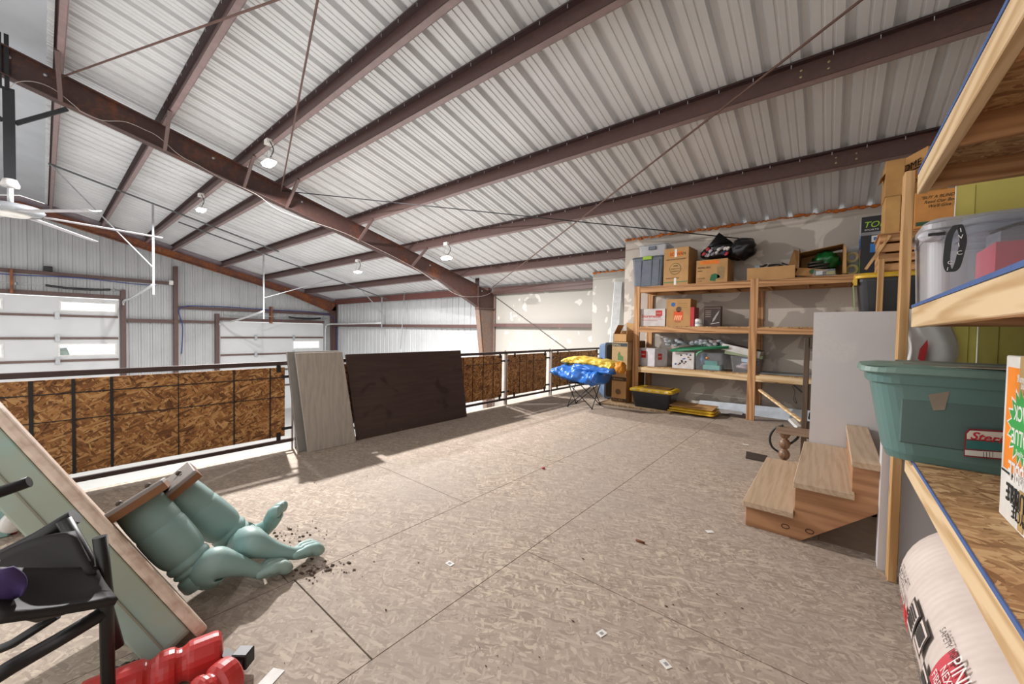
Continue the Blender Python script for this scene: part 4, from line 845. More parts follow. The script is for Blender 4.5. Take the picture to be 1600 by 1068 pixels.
# ================================================================== STEPS
st = thing('wooden_steps', (-.15,3.5,0), 'three short wooden steps with fir sides climbing beside the half wall', 'steps')
SY = 2.985
def tread(x0, x1, z, y0=2.90, y1=4.09, th=.036):
    MB().box(x0, x1, y0, y1, z-th, z).build('tread', TREAD, st, bevel=.003)
tread(-.418, -.15, .176); tread(-.157, .125, .368); tread(.105, .235, .556); 
prof = [(-.405,0),(-.11,0),(.232,.28),(.232,.519),(.112,.519),(.112,.331),(-.148,.331),(-.148,.139),(-.405,.139)]
for y in (2.945, 4.04): MB().prism([(x, y, max(z,.001)) for x, z in prof], (0,.038,0)).build('stringer', FIR, st, bevel=.002)
MB().box(-.40,-.385,2.983,4.04,.001,.139).build('riser', FIR, st); MB().box(-.146,-.13,2.983,4.04,.178,.331).build('riser', FIR, st); MB().box(.114,.13,2.983,4.04,.37,.519).build('riser', FIR, st)
for p in ((1227,822),(1265,830)):
    q = AY(2.944, *p); MB().tube([q+V((.02*math.cos(a),-.001,.013*math.sin(a))) for a in [k*PI/8 for k in range(16)]], .0025, 5, closed=True).build('knot', plain('#4a2a14', .7), st)
MB().prism([AZ(.001,1165,716), AZ(.001,1196,722), AZ(.001,1199,713), AZ(.001,1166,706)], (0,0,.012)).build('dark_strip', plain('#3a3029', .7), label='short dark wooden strip on the floor just beyond the lowest step', cat='strip')
# ================================================================== ODD SEWING-TABLE-LIKE FRAME BY THE HALF WALL
DW = wood('dark_wood', '#5c4a3c', '#33281f', 'z', 1, .5, False); DW2 = wood('worn_plank', '#8a7460', '#5f4c3d', 'x', 1, .6, False)
yb = 4.62
r = thing('machine_stand', (-.25, yb, 0), 'dark wooden stand with a turned leg and curved black handles beside the half wall', 'stand')
a, b = AY(yb, 1257, 527), AY(yb, 1266, 527); m = MB(); m.box(a.x, b.x+.0, yb, yb+.04, .001, a.z); m.box(b.x-.012, b.x+.1, yb, yb+.06, a.z-.10, a.z); m.box(b.x, b.x+.06, yb+.01, yb+.05, .55, .80); m.box(b.x, b.x+.07, yb+.01, yb+.06, .28, .44); m.build('upright', DW, r, bevel=.003)
MB().blob((b.x+.06,yb+.03,.5), (.05,0,0), (0,.04,0), (0,0,.06), .3, 3, 1).build('wheel', BLK, r)
p = AY(yb-.25, 1213, 668); q = AY(yb-.25, 1266, 676); MB().box(p.x, q.x, yb-.32, yb-.1, p.z-.035, p.z).build('plank_top', DW2, r, bevel=.003)
c = AY(yb-.22, 1226, 690); z0 = .001; zt2 = p.z-.035
prf = [(.03,0)]+[( .018+.028*abs(math.sin(PI*t*3.5))**.7, t*(zt2-.01)) for t in [k/42 for k in range(1, 42)]]+[(.05,zt2-.005),(.05,zt2)]
MB().lathe((c.x,c.y,z0), (0,0,1), prf, 20).build('turned_leg', wood('leg_wood', '#8b6a50', '#523a2a', 'z', 2, .4, False), r)
MB().tube(smoothpath([AY(yb-.15, *k) for k in ((1224,664),(1210,670),(1203,683),(1206,697),(1217,706))], 5), .010, 8).build('handle', BLK, r)
MB().tube(smoothpath([AY(yb-.2, *k) for k in ((1250,674),(1246,684),(1236,692),(1228,696))], 5), .010, 8).build('handle', BLK, r)
MB().bar(AY(5.3,1187,609), AY(4.7,1253,658), .03, .02).build('wood_strip', LX, label='thin pale wooden strip leaning down behind the dark stand', cat='strip')
MB().bar(AY(4.75,1236,655), AY(4.66,1249,668), .05, .03).build('metal_bracket', ALU, label='small shiny metal bracket lying against the dark stand', cat='bracket')
MB().tube(smoothpath([AY(6.69,*k) for k in ((1238,602),(1242,612),(1240,624),(1245,630),(1242,620))], 5), .004, 5).build('wire', BLK, label='thin black wire dangling under the lower deck next to the dark stand', cat='wire')
MB().bar(AY(6.69,1240,601), AY(6.69,1254,613), .02, .02).build('iron_bracket', BLK, label='small black bracket under the lower deck beside the dark stand', cat='bracket')
# ================================================================== STUFF ON THE LANDING BEHIND THE HALF WALL
LZ0 = 1.401
r, f, ux, uy, c = tote(.155, .80, 4.45, 4.9, LZ0, 1.80, BLKP, YEL, 'black storage tote with yellow lid on the landing behind the half wall', .9, .05, .045)
MB().prism([(.148,4.6,1.5),(.148,4.72,1.5),(.132,4.72,1.72),(.132,4.6,1.72)], (-.003,0,0)).build('sticker', plain('#8fb06a', .6), r)
MB().box(.128,.15,4.47,4.53,1.70,1.79).build('lid_clip', YEL, bpy.data.objects[r['_lid']])
a, b = AY(4.40, 1374, 405), AY(4.40, 1383, 484)
MB().box(AY(4.38,1371,430).x, AY(4.38,1381,430).x, 4.36, 4.40, LZ0, AY(4.38,1375,405).z).build('upright_board', LZ, label='pale upright board standing in front of the black tote on the landing', cat='board', bevel=.003)
# slatted crate on the tote lid
z0, z1 = 1.802, 2.125
r = thing('wooden_crate', (.45,4.7,z0), 'slatted pine crate with a diagonal brace on the yellow lidded tote', 'crate')
for k in range(4): MB().box(.28,.78,4.48,4.50,z0+.003+k*.082,z0+.068+k*.082).build('slat', PX, r, bevel=.002); MB().box(.28,.78,4.88,4.90,z0+.003+k*.082,z0+.068+k*.082).build('slat', PX, r)
for x in (.28,.74): MB().box(x,x+.04,4.502,4.878,z0+.02,z1-.01).build('end_frame', PY, r)
MB().box(.27,.79,4.47,4.91,z1-.012,z1).build('top_board', PX, r)
MB().bar((.20,4.465,z0+.0+.03), (.34,4.465,z1-.03), .02, .045, (0,1,0)).build('diagonal_brace', LZ, r)
zc = z1+.001
r, f, a, b, w, h, uy, c = carton(.305, .40, 4.5, 4.8, zc, zc+.30, 'narrow lower carton on the slatted crate, under the pale tall carton', mat=plain('#bd9156', .8), tape=False)
r, f, a, b, w, h, uy, c = carton(.30, .415, 4.5, 4.8, zc+.302, zc+.60, 'narrow upper carton above the crate, directly below the roof purlin in view', mat=plain('#b58850', .8), tape=False)
MB().prism([(.30,4.5,zc+.5),(.27,4.5,zc+.46),(.27,4.7,zc+.46),(.30,4.7,zc+.5)], (0,0,.004)).build('flap', CARD, r)
r, f, a, b, w, h, uy, c = carton(.45, .60, 4.52, 4.85, zc, zc+.66, 'tall carton printed with an orange stripe, showing above the shelf post', mat=plain('#c39258', .8), tape=False, rot=.5)
sx = c-a*w/2; L0 = V((sx.x, sx.y, zc)); la = -uy
L0 = c-a*w/2+uy*.165
drect(L0, la, b, .02, .31, .46, .50, ORG, r); drect(L0, la, b, .02, .31, .52, .53, INK, r); text('HOME', L0+la*.03+b*.54, la, b, .08, INK, r, squeeze=1.1); text('MEDIUM BOX', L0+la*.03+b*.41, la, b, .04, INK, r)
r, f, a, b, w, h, uy, c = carton(.475, .76, 4.45, 4.5, zc, zc+.285, 'orange brown carton with a bundle slogan behind the tall shelf post', mat=plain('#c88a4a', .8), tape=False)
n = -uy
for k, t in enumerate(('"BUY A BUNDLE', 'Read Our Book', "We'll Give You")): text(t, f+a*(.03+.02*k)+b*(h-.06-.035*k), a, b, .034, plain('#3b3a1e', .8), r, shear=.3, squeeze=.85)
drect(f, a, b, .01, w, .02, .05, plain('#35563a', .8), r); text('MADE', f+a*.17+b*.025+n*.001, a, b, .024, WHT, r)
# ================================================================== NEAR SHELVING
NX, NZ3, NZ2, NZ1 = .285, .72, 1.407, 2.03
NYF, NYN = 2.62, -.35
BLUP = plain('#47639a', .7)
ns = thing('shelving_unit', (.75,1.3,0), 'tall lumber shelving unit beside the camera, with blue edged chipboard decks', 'shelving')
MB().box(.255,.292,2.755,2.845,.001,2.085).build('post', LZ, ns, bevel=.003)
MB().box(1.55,1.64,2.70,2.80,.001,2.085).build('post', LZ, ns, bevel=.003)
MB().box(1.55,1.64,-.3,-.2,.001,2.085).build('post', LZ, ns, bevel=.003)
for z, nm in ((NZ3, 0), (NZ2, 1), (NZ1, 2)):
    lo = z-.012
    MB().box(NX,NX+.036,NYN,NYF,lo-.092,lo).build('front_beam', LY, ns, bevel=.003)
    MB().box(1.5,1.536,NYN,2.7,lo-.092,lo).build('back_beam', LY, ns, bevel=.003)
    MB().box(NX+.002,1.55,NYN,NYF,lo+.001,z).build('deck', osb('osb_deck%d' % nm, [(.1, lin('#866342')), (.35, lin('#a58058')), (.62, lin('#b8946a')), (.92, lin('#d0b083'))], 'xy', .9, .7), ns)
    MB().box(NX-.002,NX+.0015,NYN,NYF,lo+.0,z+.001).build('blue_edge', BLUP, ns)
    for y in (2.57, 2.05, 1.5, .9, .3): MB().box(NX+.037,1.5,y-.019,y+.019,lo-.088,lo).build('joist', PX, ns)
    MB().bar((NX+.3,2.595,lo-.045),(NX+.0,2.6,lo-.045), .02, .05).build('block', LX, ns)
# clear bins on the middle deck
r, f, ux, uy, c = tote(.315, .68, 2.52, 2.95, NZ2+.001, 1.785, CLRM, CLRM, 'milky clear bin with white contents and a grey latch, touching the tall post', .93, .05, .05, name='clear_bin', cat='storage bin', over=.015)
MB().frustum(c+V((0,0,NZ2+.01)), (.14,0,0), (0,.15,0), c+V((0,0,1.70)), (.15,0,0), (0,.16,0), .03).build('contents', plain('#d6d4d4', .7), r)
MB().blob((.325,2.51,1.705), (.045,0,0), (0,.03,0), (0,0,.026), .2, 2, 3).build('latch', plain('#c9c7cf', .35), r); MB().box(.31,.36,2.475,2.485,1.70,1.712).build('latch_slot', BLK, r)
r, f, ux, uy, c = tote(.365, .90, 2.10, 2.5, NZ2+.001, 1.70, CLR, CLR, 'clear bin of red folders with a black lanyard hanging from its corner', .95, .05, .04, name='clear_bin', cat='storage bin', over=.015)
MB().box(.44,.86,2.17,2.42,NZ2+.012,1.60).build('red_folder', plain('#c84d5e', .6), r); MB().box(.46,.84,2.22,2.4,1.602,1.66).build('papers', plain('#8f8d92', .7), r)
MB().box(.50,.70,2.150,2.165,NZ2+.012,1.50).build('card', plain('#d5cfc8', .7), r); 
for k in range(4): MB().tube(smoothpath([(.42+.1*k,2.15,1.63),(.5+.1*k,2.15,1.655),(.58+.08*k,2.16,1.635),(.7+.05*k,2.16,1.65)], 4), .006, 5).build('cable', BLK, r)
# lanyard
D = 2.05; q = lambda x, y: AY(D, x, y)
LA = smoothpath([q(1494,352), q(1484,368), q(1480,392), q(1479,412), q(1484,424), q(1494,418), q(1501,396), q(1505,374), q(1500,354), q(1496,351)], 5)
m = MB(); vs = []
for p in LA: vs += [p+V((-.0085,0,0)), p+V((.0085,-.003,0))]
m.add(vs, [(2*i,2*i+1,2*i+3,2*i+2) for i in range(len(LA)-1)])
ly = m.build('lanyard', plain('#1c1b1e', .6), loc=q(1490,420), solid=.002, label='black lanyard with white letters hanging from the red folder bin', cat='lanyard')
for t, p in (('C', (1497,397)), ('I', (1499,384)), ('V', (1500,372)), ('I', (1502,361))): text(t, q(*p)+V((-.004,-.006,-.004)), (.98,0,.15), (-.15,0,.98), .02, WHT, ly)
for t, p in (('I', (1480,421)), ('C', (1481,411))): text(t, q(*p)+V((-.003,-.006,-.004)), (.98,0,-.1), (.1,0,.98), .017, WHT, ly)
# yellow insulation sheets standing on the stair wall
YS = plain('#c9bd63', .7, 0, .08, 3)
for i, (x0, y0, z0_, z1_, lab) in enumerate(((.545,2.88,1.1,1.83,'front yellow insulation sheet, lower than the others, standing on the stair wall'), (.455,2.905,1.1,2.015,'tall yellow insulation sheet in the middle of the stack on the stair wall'), (.475,2.93,1.1,2.0,'rear yellow insulation sheet of the stack on the stair wall'))):
    r = MB().box(x0, 1.6, y0, y0+.016, z0_+.001, z1_).build('insulation_sheet', YS, label=lab, cat='insulation sheet', group='yellow sheets on the stair wall')
    MB().box(x0-.003, x0-.0005, y0-.001, y0+.017, z0_+.001, z1_).build('white_edge', plain('#dcd8c8', .6), r); MB().box(x0+.06,x0+.063,y0-.0015,y0-.0003,z0_+.01,z1_-.01).build('crease', plain('#8d8638', .8), r)
# white bag with a red mark
r = thing('plastic_bag', (.40,2.9,1.1), 'white plastic bag with a red arrow mark above the green tote', 'bag')
MB().grid(lambda u, v: V((.29+.17*u+.02*math.sin(v*5), 2.865-.025*math.sin(PI*u)-.02*math.sin(u*9+v*3)*.5, 1.103+.30*v)), 18, 12).build('bag_body', plain('#dcdad8', .45, 0, .06, 8), r, solid=.004)
decal([AY(2.815,1434,560), AY(2.815,1444,568), AY(2.815,1450,540), AY(2.815,1449,530), AY(2.815,1437,545)], (0,-1,0), plain('#cc2d2d', .5), r, 'printed_arrow')
# ================================================================== GREEN TOTE ON THE LOW DECK
GT = plain('#5f807c', .42, 0, .04, 4); GTD = plain('#566f6c', .42, 0, .04, 4)  # GTD is a darker GT, shade painted into the front panel
gz = NZ3+.001
cg = V((.56, 2.535, 0))
r = thing('storage_tote', (cg.x,cg.y,gz), 'large teal green storage tote with taped lid on the low deck, overhanging its edge', 'storage tote')
zz = V((0,0,1)); m = MB()
m.frustum(cg+zz*gz, (.355,0,0), (0,.15,0), cg+zz*(gz+.03), (.365,0,0), (0,.16,0), .08, 6); m.frustum(cg+zz*(gz+.03), (.365,0,0), (0,.16,0), cg+zz*1.055, (.415,0,0), (0,.185,0), .09, 6, cap0=False, cap1=False)
m.frustum(cg+zz*1.055, (.43,0,0), (0,.195,0), cg+zz*1.098, (.435,0,0), (0,.2,0), .10, 6)
m.build('tote_body', GT, r)
m = MB(); m.frustum(cg+zz*1.098, (.46,0,0), (0,.215,0), cg+zz*1.128, (.455,0,0), (0,.21,0), .11, 6); m.frustum(cg+zz*1.128, (.455,0,0), (0,.21,0), cg+zz*1.138, (.40,0,0), (0,.165,0), .07, 6)
gl = m.build('lid', plain('#6f8a80', .45), r, bevel=.004)
m = MB(); m.box(.24,.88,2.40,2.41,1.138,1.146); m.box(.24,.88,2.66,2.67,1.138,1.146); m.build('lid_ridge', plain('#8b8578', .5), gl)
MB().prism([(.235,2.375,.80),(.235,2.366,.995),(.95,2.366,.995),(.95,2.375,.80)], (0,-.012,0)).build('raised_panel', GTD, r, bevel=.02)
fy = 2.352
def gp(x, y): return AY(fy, x, y)
decal([gp(1450,616), gp(1484,611), gp(1476,640), gp(1458,641)][::-1], (0,-1,0), plain('#8d8272', .4), r, 'tape_patch'); decal([gp(1453,590), gp(1482,591), gp(1482,600), gp(1453,598)][::-1], (0,-1,0), plain('#b3a690', .4), r, 'tape_patch'); 
MB().bar(AY(2.40,1340,573)+V((.13,0,.02)), (.62,2.345,1.14), .05, .002).build('tape_strip', plain('#a89b86', .4), r)
def gl_(pts, off): return [gp(*p)+V((0,-off,0)) for p in pts]
lbl = decal(gl_(((1506,674),(1512,668),(1620,674),(1620,722),(1504,711)), .0145), (0,-1,0), plain('#7d1f2a', .6), r, 'paper_label')
for q_, cm in ((((1509,676),(1514,671),(1620,677),(1620,690),(1509,684)), '#d8cfc2'), (((1508,686),(1620,692),(1620,707),(1507,699)), '#2d6a66'), (((1506,701),(1620,709),(1620,719),(1506,709)), '#d9d4cc')):
    decal(gl_(q_, .0165), (0,-1,0), plain(cm, .6), lbl, 'label_field')
text('Sterilite', gp(1513,683.5)+V((0,-.018,0)), (1,0,-.03), (.03,0,1), .042, plain('#b5202a', .6), r, shear=.3, bold=.0008)
for k in range(12): decal([gp(1534+1.6*k,704)+V((0,-.017,0)), gp(1534.9+1.6*k,704)+V((0,-.017,0)), gp(1534.9+1.6*k,712)+V((0,-.017,0)), gp(1534+1.6*k,712)+V((0,-.017,0))], (0,-1,0), INK, r, 'barcode') if k % 3 == 0 else None
# paper scrap poking out beside the tote
# ================================================================== BUBBLE WRAP CARTON (upside down)
bx, by0, by1, bz0, bz1 = .41, 1.10, 1.865, NZ3+.001, 1.205
r = thing('carton', (bx+.2,1.5,bz0), 'white and orange bubble wrap carton standing upside down on the low deck', 'cardboard box')
MB().box(bx,bx+.40,by0,by1,bz0,bz1).build('box_body', plain('#dfdcd6', .6), r, bevel=.003)
o = V((bx, by1, bz0)); A, B = V((0,-1,0)), V((0,0,1))    # picture axes on the face looking to -x
hh = bz1-bz0
drect(o, A, B, .025, .76, hh*.31, hh*.93, plain('#f08a1f', .6), r); drect(o, A, B, .012, .76, hh*.285, hh*.297, INK, r)
n = A.cross(B)
cst = o+A*.16+B*hh*.60
decal([p+n*.001 for p in disc(cst, A, B, .118, 36, .72)], n, WHT, r, 'starburst'); decal([p+n*.002 for p in disc(cst, A, B, .105, 36, .72)], n, plain('#35a04a', .6), r, 'starburst')
def utext(t, x, y, size, mat, lift=.003, sq=1.0, bold=0): return text(t, o+A*x+B*y, -A, -B, size, mat, r, lift=lift, squeeze=sq, align='CENTER', bold=bold)
utext('VALUE', .16, hh*.60-.012, .06, WHT, sq=.8, bold=.001); utext('PACK', .16, hh*.60+.055, .06, WHT, sq=.8, bold=.001)
utext('SMALL BUBBLE', .26, hh*.375, .075, WHT, sq=.75, bold=.001); utext('perfect for wrapping', .22, hh*.455, .022, WHT); utext('protects your valuables', .26, hh*.33, .022, WHT)
utext('ENVIRO-BUBBLE', .25, hh*.235, .07, INK, sq=.72, bold=.001); utext('Green packing', .2, hh*.88, .03, WHT); utext('for small items', .22, hh*.84, .026, WHT)
drect(o, A, B, .13, .27, hh*.15, hh*.18, ORG, r); utext('RECYCLE', .2, hh*.13, .05, INK, sq=.8)
MB().box(bx-.003,bx-.0005,by1-.20,by1-.165,bz0+.01,bz0+.12).build('tape_strip', plain('#b99a68', .35), r); MB().box(bx-.003,bx-.0005,by1-.16,by1-.125,bz1-.16,bz1).build('tape_strip', plain('#b99a68', .35), r)
MB().box(bx-.002,bx+.402,by1-.16,by1-.125,bz1+.0005,bz1+.002).build('tape_strip', plain('#b99a68', .35), r)
# ================================================================== INSULATION ROLL
RC, RR = V((.505, 0, .272)), .268
def rollp(u, v):
    y = lerp(2.36, .55, v); a = 2*PI*u
    e = min(1, (2.36-y)/.16); rr2 = RR*(.62+.38*math.sqrt(max(0, 1-(1-e)**2)))
    w = 1+.02*noise.noise(V((math.cos(a)*1.5, math.sin(a)*1.5, y*2)))
    return V((RC.x+rr2*w*math.cos(a), y, max(.003, RC.z+rr2*w*math.sin(a))))
t = NT('roll_wrap'); wv = t.n('ShaderNodeTexWave'); wv.bands_direction = 'Y'; wv.inputs['Scale'].default_value = 9; wv.inputs['Distortion'].default_value = 3; wv.inputs['Detail'].default_value = 3; t.l(t.co(), wv.inputs['Vector'])
t.bump(wv.outputs['Color'], .16, .004); ROLLM = t.fin(t.ramp(t.noise(5, 4), [(.3, lin('#cdbdb5')), (.7, lin('#ded2ca'))]), .42)
r = thing('insulation_roll', (RC.x,1.4,0), 'plump roll of pinkish wrapped insulation on the floor under the low deck', 'insulation roll')
m = MB(); m.grid(rollp, 48, 90, True, True); m.f.append(list(range(48))[::-1]); m.mi.append(0); m.sm.append(True); m.build('roll_body', ROLLM, r)
def rs(a, y, lift=.006): 
    a = math.radians(a); return V((RC.x+(RR*1.012+lift)*math.cos(a), y, RC.z+(RR*1.012+lift)*math.sin(a)))
def wrap(a0, a1, y0, y1, mat, name='printed_panel', lift=.004, n=8):
    m = MB(); m.grid(lambda u, v: rs(lerp(a0, a1, u), lerp(y0, y1, v), lift), n, 4); return m.build(name, mat, r)
def wtext(t, a0, y0, size, mat, lift=.007, sq=1.0):
    cu = bpy.data.curves.new('t', 'FONT'); cu.body = t; cu.size = size; cu.resolution_u = 2; ob = bpy.data.objects.new('t', cu); me = bpy.data.meshes.new_from_object(ob)
    m = MB(); m.add([rs(a0-math.degrees(v.co.y/RR), y0-v.co.x*sq, lift) for v in me.vertices], [tuple(p.vertices) for p in me.polygons])
    bpy.data.objects.remove(ob); bpy.data.curves.remove(cu); bpy.data.meshes.remove(me); return m.build('lettering', mat, r)
RDM = plain('#d2323c', .6); INK2 = plain('#3d3634', .7)
wtext('STAY-FIT', 170, 2.20, .045, INK2); wtext('FASTER & EASIER', 177, 2.20, .03, INK2); wtext('FIBER GLASS', 183, 2.20, .028, INK2)
wtext('R-19', 186, 2.05, .07, RDM); wrap(176, 190, 1.985, 1.90, RDM)
def frame(a0, a1, y0, y1, l=.005):
    wrap(a0, a1, y0, y1, INK2, 'printed_frame', .004); wrap(a0+2, a1-2, y0-.008, y1+.008, plain('#d8c9c2', .5), 'printed_panel', l)
    for k in range(5): wrap(lerp(a0+4,a1-5,k/5), lerp(a0+4,a1-5,k/5)+1.6, y0-.015, y1+.015, INK2, 'printed_line', l+.002, 2)
frame(160, 182, 1.90, 1.78); frame(158, 176, 1.765, 1.66); wtext('OPEN FIRST', 184, 1.76, .03, INK2); wtext('SAFETY INFO', 150, 1.64, .028, INK2)
frame(170, 184, 1.62, 1.53)
wrap(146, 170, 1.545, 1.28, plain('#c8434f', .6)); wtext('PINK', 152, 1.50, .06, WHT, .009); wtext('NEXT GEN', 158, 1.50, .035, WHT, .009); wtext('FIBERGLAS', 165, 1.52, .035, WHT, .009)
m = MB(); m.tube([rs(154+7*math.cos(k*PI/10), 1.36+.035*math.sin(k*PI/10), .011) for k in range(20)], .004, 5, closed=True); m.build('printed_ring', WHT, r)
for k in range(6): wrap(196+k*.8, 198+k*.8, 2.18-.13*k, 2.08-.13*k, plain('#5f8fae', .6), 'printed_mark', .004, 2)
# ================================================================== PALE GREEN TABLE PARTS
TEAL = NT('chalk_paint'); TEALM = TEAL.fin(TEAL.mix(TEAL.ramp(TEAL.noise(3, 5, .6), [(.5, (0,0,0,1)), (.72, (.8,.8,.8,1))]), lin('#86a6a2'), lin('#9aa69a')), .5)
TEALM2 = TEALM
APT = NT('apron_paint'); APR = APT.fin(APT.mix(APT.ramp(APT.noise(2.2, 5, .6), [(.42, (0,0,0,1)), (.62, (1,1,1,1))]), lin('#8f9583'), lin('#84a09a')), .5)
EDGEM = wood('worn_cream_edge', '#c9b3a0', '#a98f7c', 'x', 1, .5, False)
Rh = V((CR.x, CR.y, 0)).normalized(); Fh = V((-Rh.y, Rh.x, 0)); Z = V((0,0,1))
def loc3(r_, u_, f_): return CAM+Rh*r_+Z*u_+Fh*f_
u = (-.68*Rh+.735*Z).normalized(); v = (-1.47*Rh+Fh).normalized(); n = u.cross(v).normalized()
if n.dot(Rh) < 0: n = -n
L, W = 1.22, .46
P0 = AD(1.5, 333, 966)
low = min((P0-n*.175+u*.03).z, P0.z); P0 = P0+Z*(.004-low)
tt = thing('tabletop', (P0.x,P0.y,0), 'pale green painted tabletop with cream edge, propped on its end before the pedestals', 'tabletop')
def slab3(o, a, b, c, rc=.06, k=5):
    """rounded rectangle in the a,b plane extruded by c"""
    la, lb = a.length, b.length; ua, ub = a/la, b/lb; pts = []
    for q, (x, y) in enumerate(((la-rc,lb-rc),(rc,lb-rc),(rc,rc),(la-rc,rc))):
        for s in range(k+1):
            t_ = (q+s/k)*PI/2; pts.append(o+ua*(x+rc*math.cos(t_))+ub*(y+rc*math.sin(t_)))
    return MB().prism(pts, c)
slab3(P0-n*.04, u*L, v*W, n*.04).build('top_slab', EDGEM, tt, bevel=.012, seg=3)
a0 = P0+u*.03+v*.025-n*.04
slab3(a0-n*.135, u*(L-.06), v*(W-.05), n*.134, .04).build('apron', APR, tt, bevel=.006, seg=2)
slab3(a0-n*.085-v*.006, u*(L-.06), v*.02, n*.006, .002).build('apron_groove', plain('#7e7a68', .6), tt)
# pedestals
PLATE = plain('#8b8580', .6, 0, .08, 5)
def pedestal(base, top, legs, lab, rad, ref):
    ax = (top-base); Ln = ax.length; ax.normalize()
    r = thing('table_pedestal', (base.x, base.y, 0), lab, 'table base')
    s = rad
    prof = [(s*q, t_*Ln) for q, t_ in ((.5,-.05),(.86,-.04),(.92,-.02),(.93,.06),(.90,.09),(.78,.105),(.76,.12),(.82,.13),(.86,.145),(.86,.165),(.80,.175),(.80,.185),(.88,.20),(.90,.22),(.90,.25),(.84,.265),(.83,.275),(.90,.30),(.95,.34),(.985,.40),(1.0,.47),(1.0,.58),(.99,.635),(.97,.655),(.95,.66),(.95,.675),(.97,.69),(.97,.72),(.965,.80),(.95,.88),(.92,.96),(.88,.98))]
    MB().lathe(base, ax, prof, 32).build('turned_column', TEALM, r)
    e = V(ref); e = (e-ax*e.dot(ax)).normalized(); g = ax.cross(e)
    mp = MB().para(top-e*.115-g*.155-ax*.02, e*.23, g*.31, ax*.045).build('mount_plate', PLATE, r, bevel=.004)
    MB().para(top-e*.116-g*.156-ax*.021, e*.232, g*.312, ax*.030).build('plate_core', plain('#7a5334', .8), r)
    for d1, d2 in ((.06,.02),(-.04,-.03)):
        MB().lathe(top+e*d1+g*d2+ax*.026, ax, [(.012,0),(.012,.012),(.005,.016)], 8).build('bolt', plain('#5a5048', .5, .4), mp); MB().para(top+e*d1+g*(d2-.05)+ax*.0255, e*.008, g*.1, ax*.003).build('slot', plain('#5e564e', .7), mp)
    for path, rr_ in legs:
        p = smoothpath(path, 8); k = len(p)
        rad_ = [max(.012, (lambda t: lerp(rr_[min(int(t*(len(rr_)-1)), len(rr_)-2)], rr_[min(int(t*(len(rr_)-1)), len(rr_)-2)+1], t*(len(rr_)-1)-min(int(t*(len(rr_)-1)), len(rr_)-2)))(i/(k-1))) for i in range(k)]
        m = MB(); m.tube(p, rad_, 16)
        end, d = p[-1], (p[-1]-p[-4]).normalized(); sd = d.cross(Z).normalized(); upv = sd.cross(d)
        for o_, q_ in ((-.026,1.0),(0,1.12),(.026,1.0)):
            m.tube(smoothpath([end-d*.10+sd*o_*.5, end-d*.05+sd*o_+upv*.012, end+d*.0*q_+sd*o_*1.15+upv*.014, end+d*.03*q_+sd*o_*1.15-upv*.002, end+d*.042*q_+sd*o_*1.1-upv*.018], 4), [.016]+[.020]*4+[.027]*4+[.032]*4+[.029]*3+[.016], 12)
        m.build('leg', TEALM, r)
    return r
RA = [.075,.082,.07,.05,.036,.030,.034,.036]
hA, tA = AD(1.78, 318, 900), AD(1.70, 213, 783); hA.z = max(hA.z, .10)
def fz(x, y, z): return AZ(z, x, y)
pedestal(hA, tA, [([hA+Z*.0+(fz(330,890,.13)-hA)*.3, fz(338,880,.165), fz(375,884,.125), fz(408,892,.065), fz(432,886,.05)], RA)], 'pale green split pedestal lying on the floor, the one against the tabletop', .092, Rh*.58+Z*.49+Fh*.65)
hB, tB = AD(2.06, 382, 852), AD(1.88, 268, 762); hB.z = max(hB.z, .10)
pedestal(hB, tB, [([hB, fz(392,848,.17), fz(425,858,.12), fz(460,864,.065), fz(484,858,.05)], RA), ([hB+Z*.05, AD(2.12,375,838), AD(2.2,402,832), AD(2.2,422,818), AD(2.2,432,802)], [.06,.066,.062,.056,.046,.038,.038,.038])], 'pale green split pedestal lying farther out, with two curved paw legs', .092, Rh*.58+Z*.49+Fh*.65)
# ================================================================== DARK FOLDING SEAT IN THE NEAR CORNER
FB = plain('#0f0d0e', .4); FBS = plain('#171211', .6, 0, .1, 10)
r = thing('folding_chair', loc3(-1.4,-1.25,1.15), 'black tubular folding chair with dark seat in the corner behind the tabletop', 'chair')
d_ = 1.14
MB().tube([AD(d_,156,838), AD(d_,166,930), AD(d_,170,1120)], .016, 10).build('leg', FB, r)
MB().tube([AD(d_+.03,100,812), AD(d_+.03,150,900), AD(d_+.03,182,1012)], .018, 10).build('leg', FB, r)
MB().tube([AD(d_-.06,-60,900), AD(d_-.02,10,868), AD(d_+.02,60,842), AD(d_+.06,118,806)], .024, 10).build('frame_tube', FB, r)
MB().tube([AD(d_,-80,782), AD(d_+.1,-10,772), AD(d_+.14,46,752)], .018, 10).build('frame_tube', FB, r)
MB().tube([AD(d_-.2,-60,1090), AD(d_-.12,20,1040), AD(d_-.06,90,1000), AD(d_,165,955)], .020, 10).build('frame_tube', FB, r)
MB().tube([AD(d_-.1,-40,1030), AD(d_-.08,20,1005), AD(d_-.04,90,960)], .012, 8).build('stretcher', FB, r)
def sq(u_, v_):
    p = lerp(lerp(AD(d_-.16,-40,890), AD(d_-.02,150,888), u_), lerp(AD(d_-.24,-10,970), AD(d_-.06,182,940), u_), v_)
    return p+Z*(-.03*math.sin(PI*u_)*math.sin(PI*v_))
MB().grid(sq, 12, 8).build('seat', FBS, r, solid=.02)
MB().grid(lambda a_, b_: lerp(lerp(AD(d_-.1,-30,880), AD(d_,118,830), a_), lerp(AD(d_-.1,-30,960), AD(d_-.04,150,896), a_), b_)+V((0,0,.02*math.sin(PI*a_))), 10, 6).build('backrest', FBS, r, solid=.012)
MB().tube([AD(d_-.17,12,955), AD(d_-.12,60,966), AD(d_-.1,100,955), AD(d_-.07,135,930)], .009, 8).build('seat_piping', plain('#3a302c', .5), r)
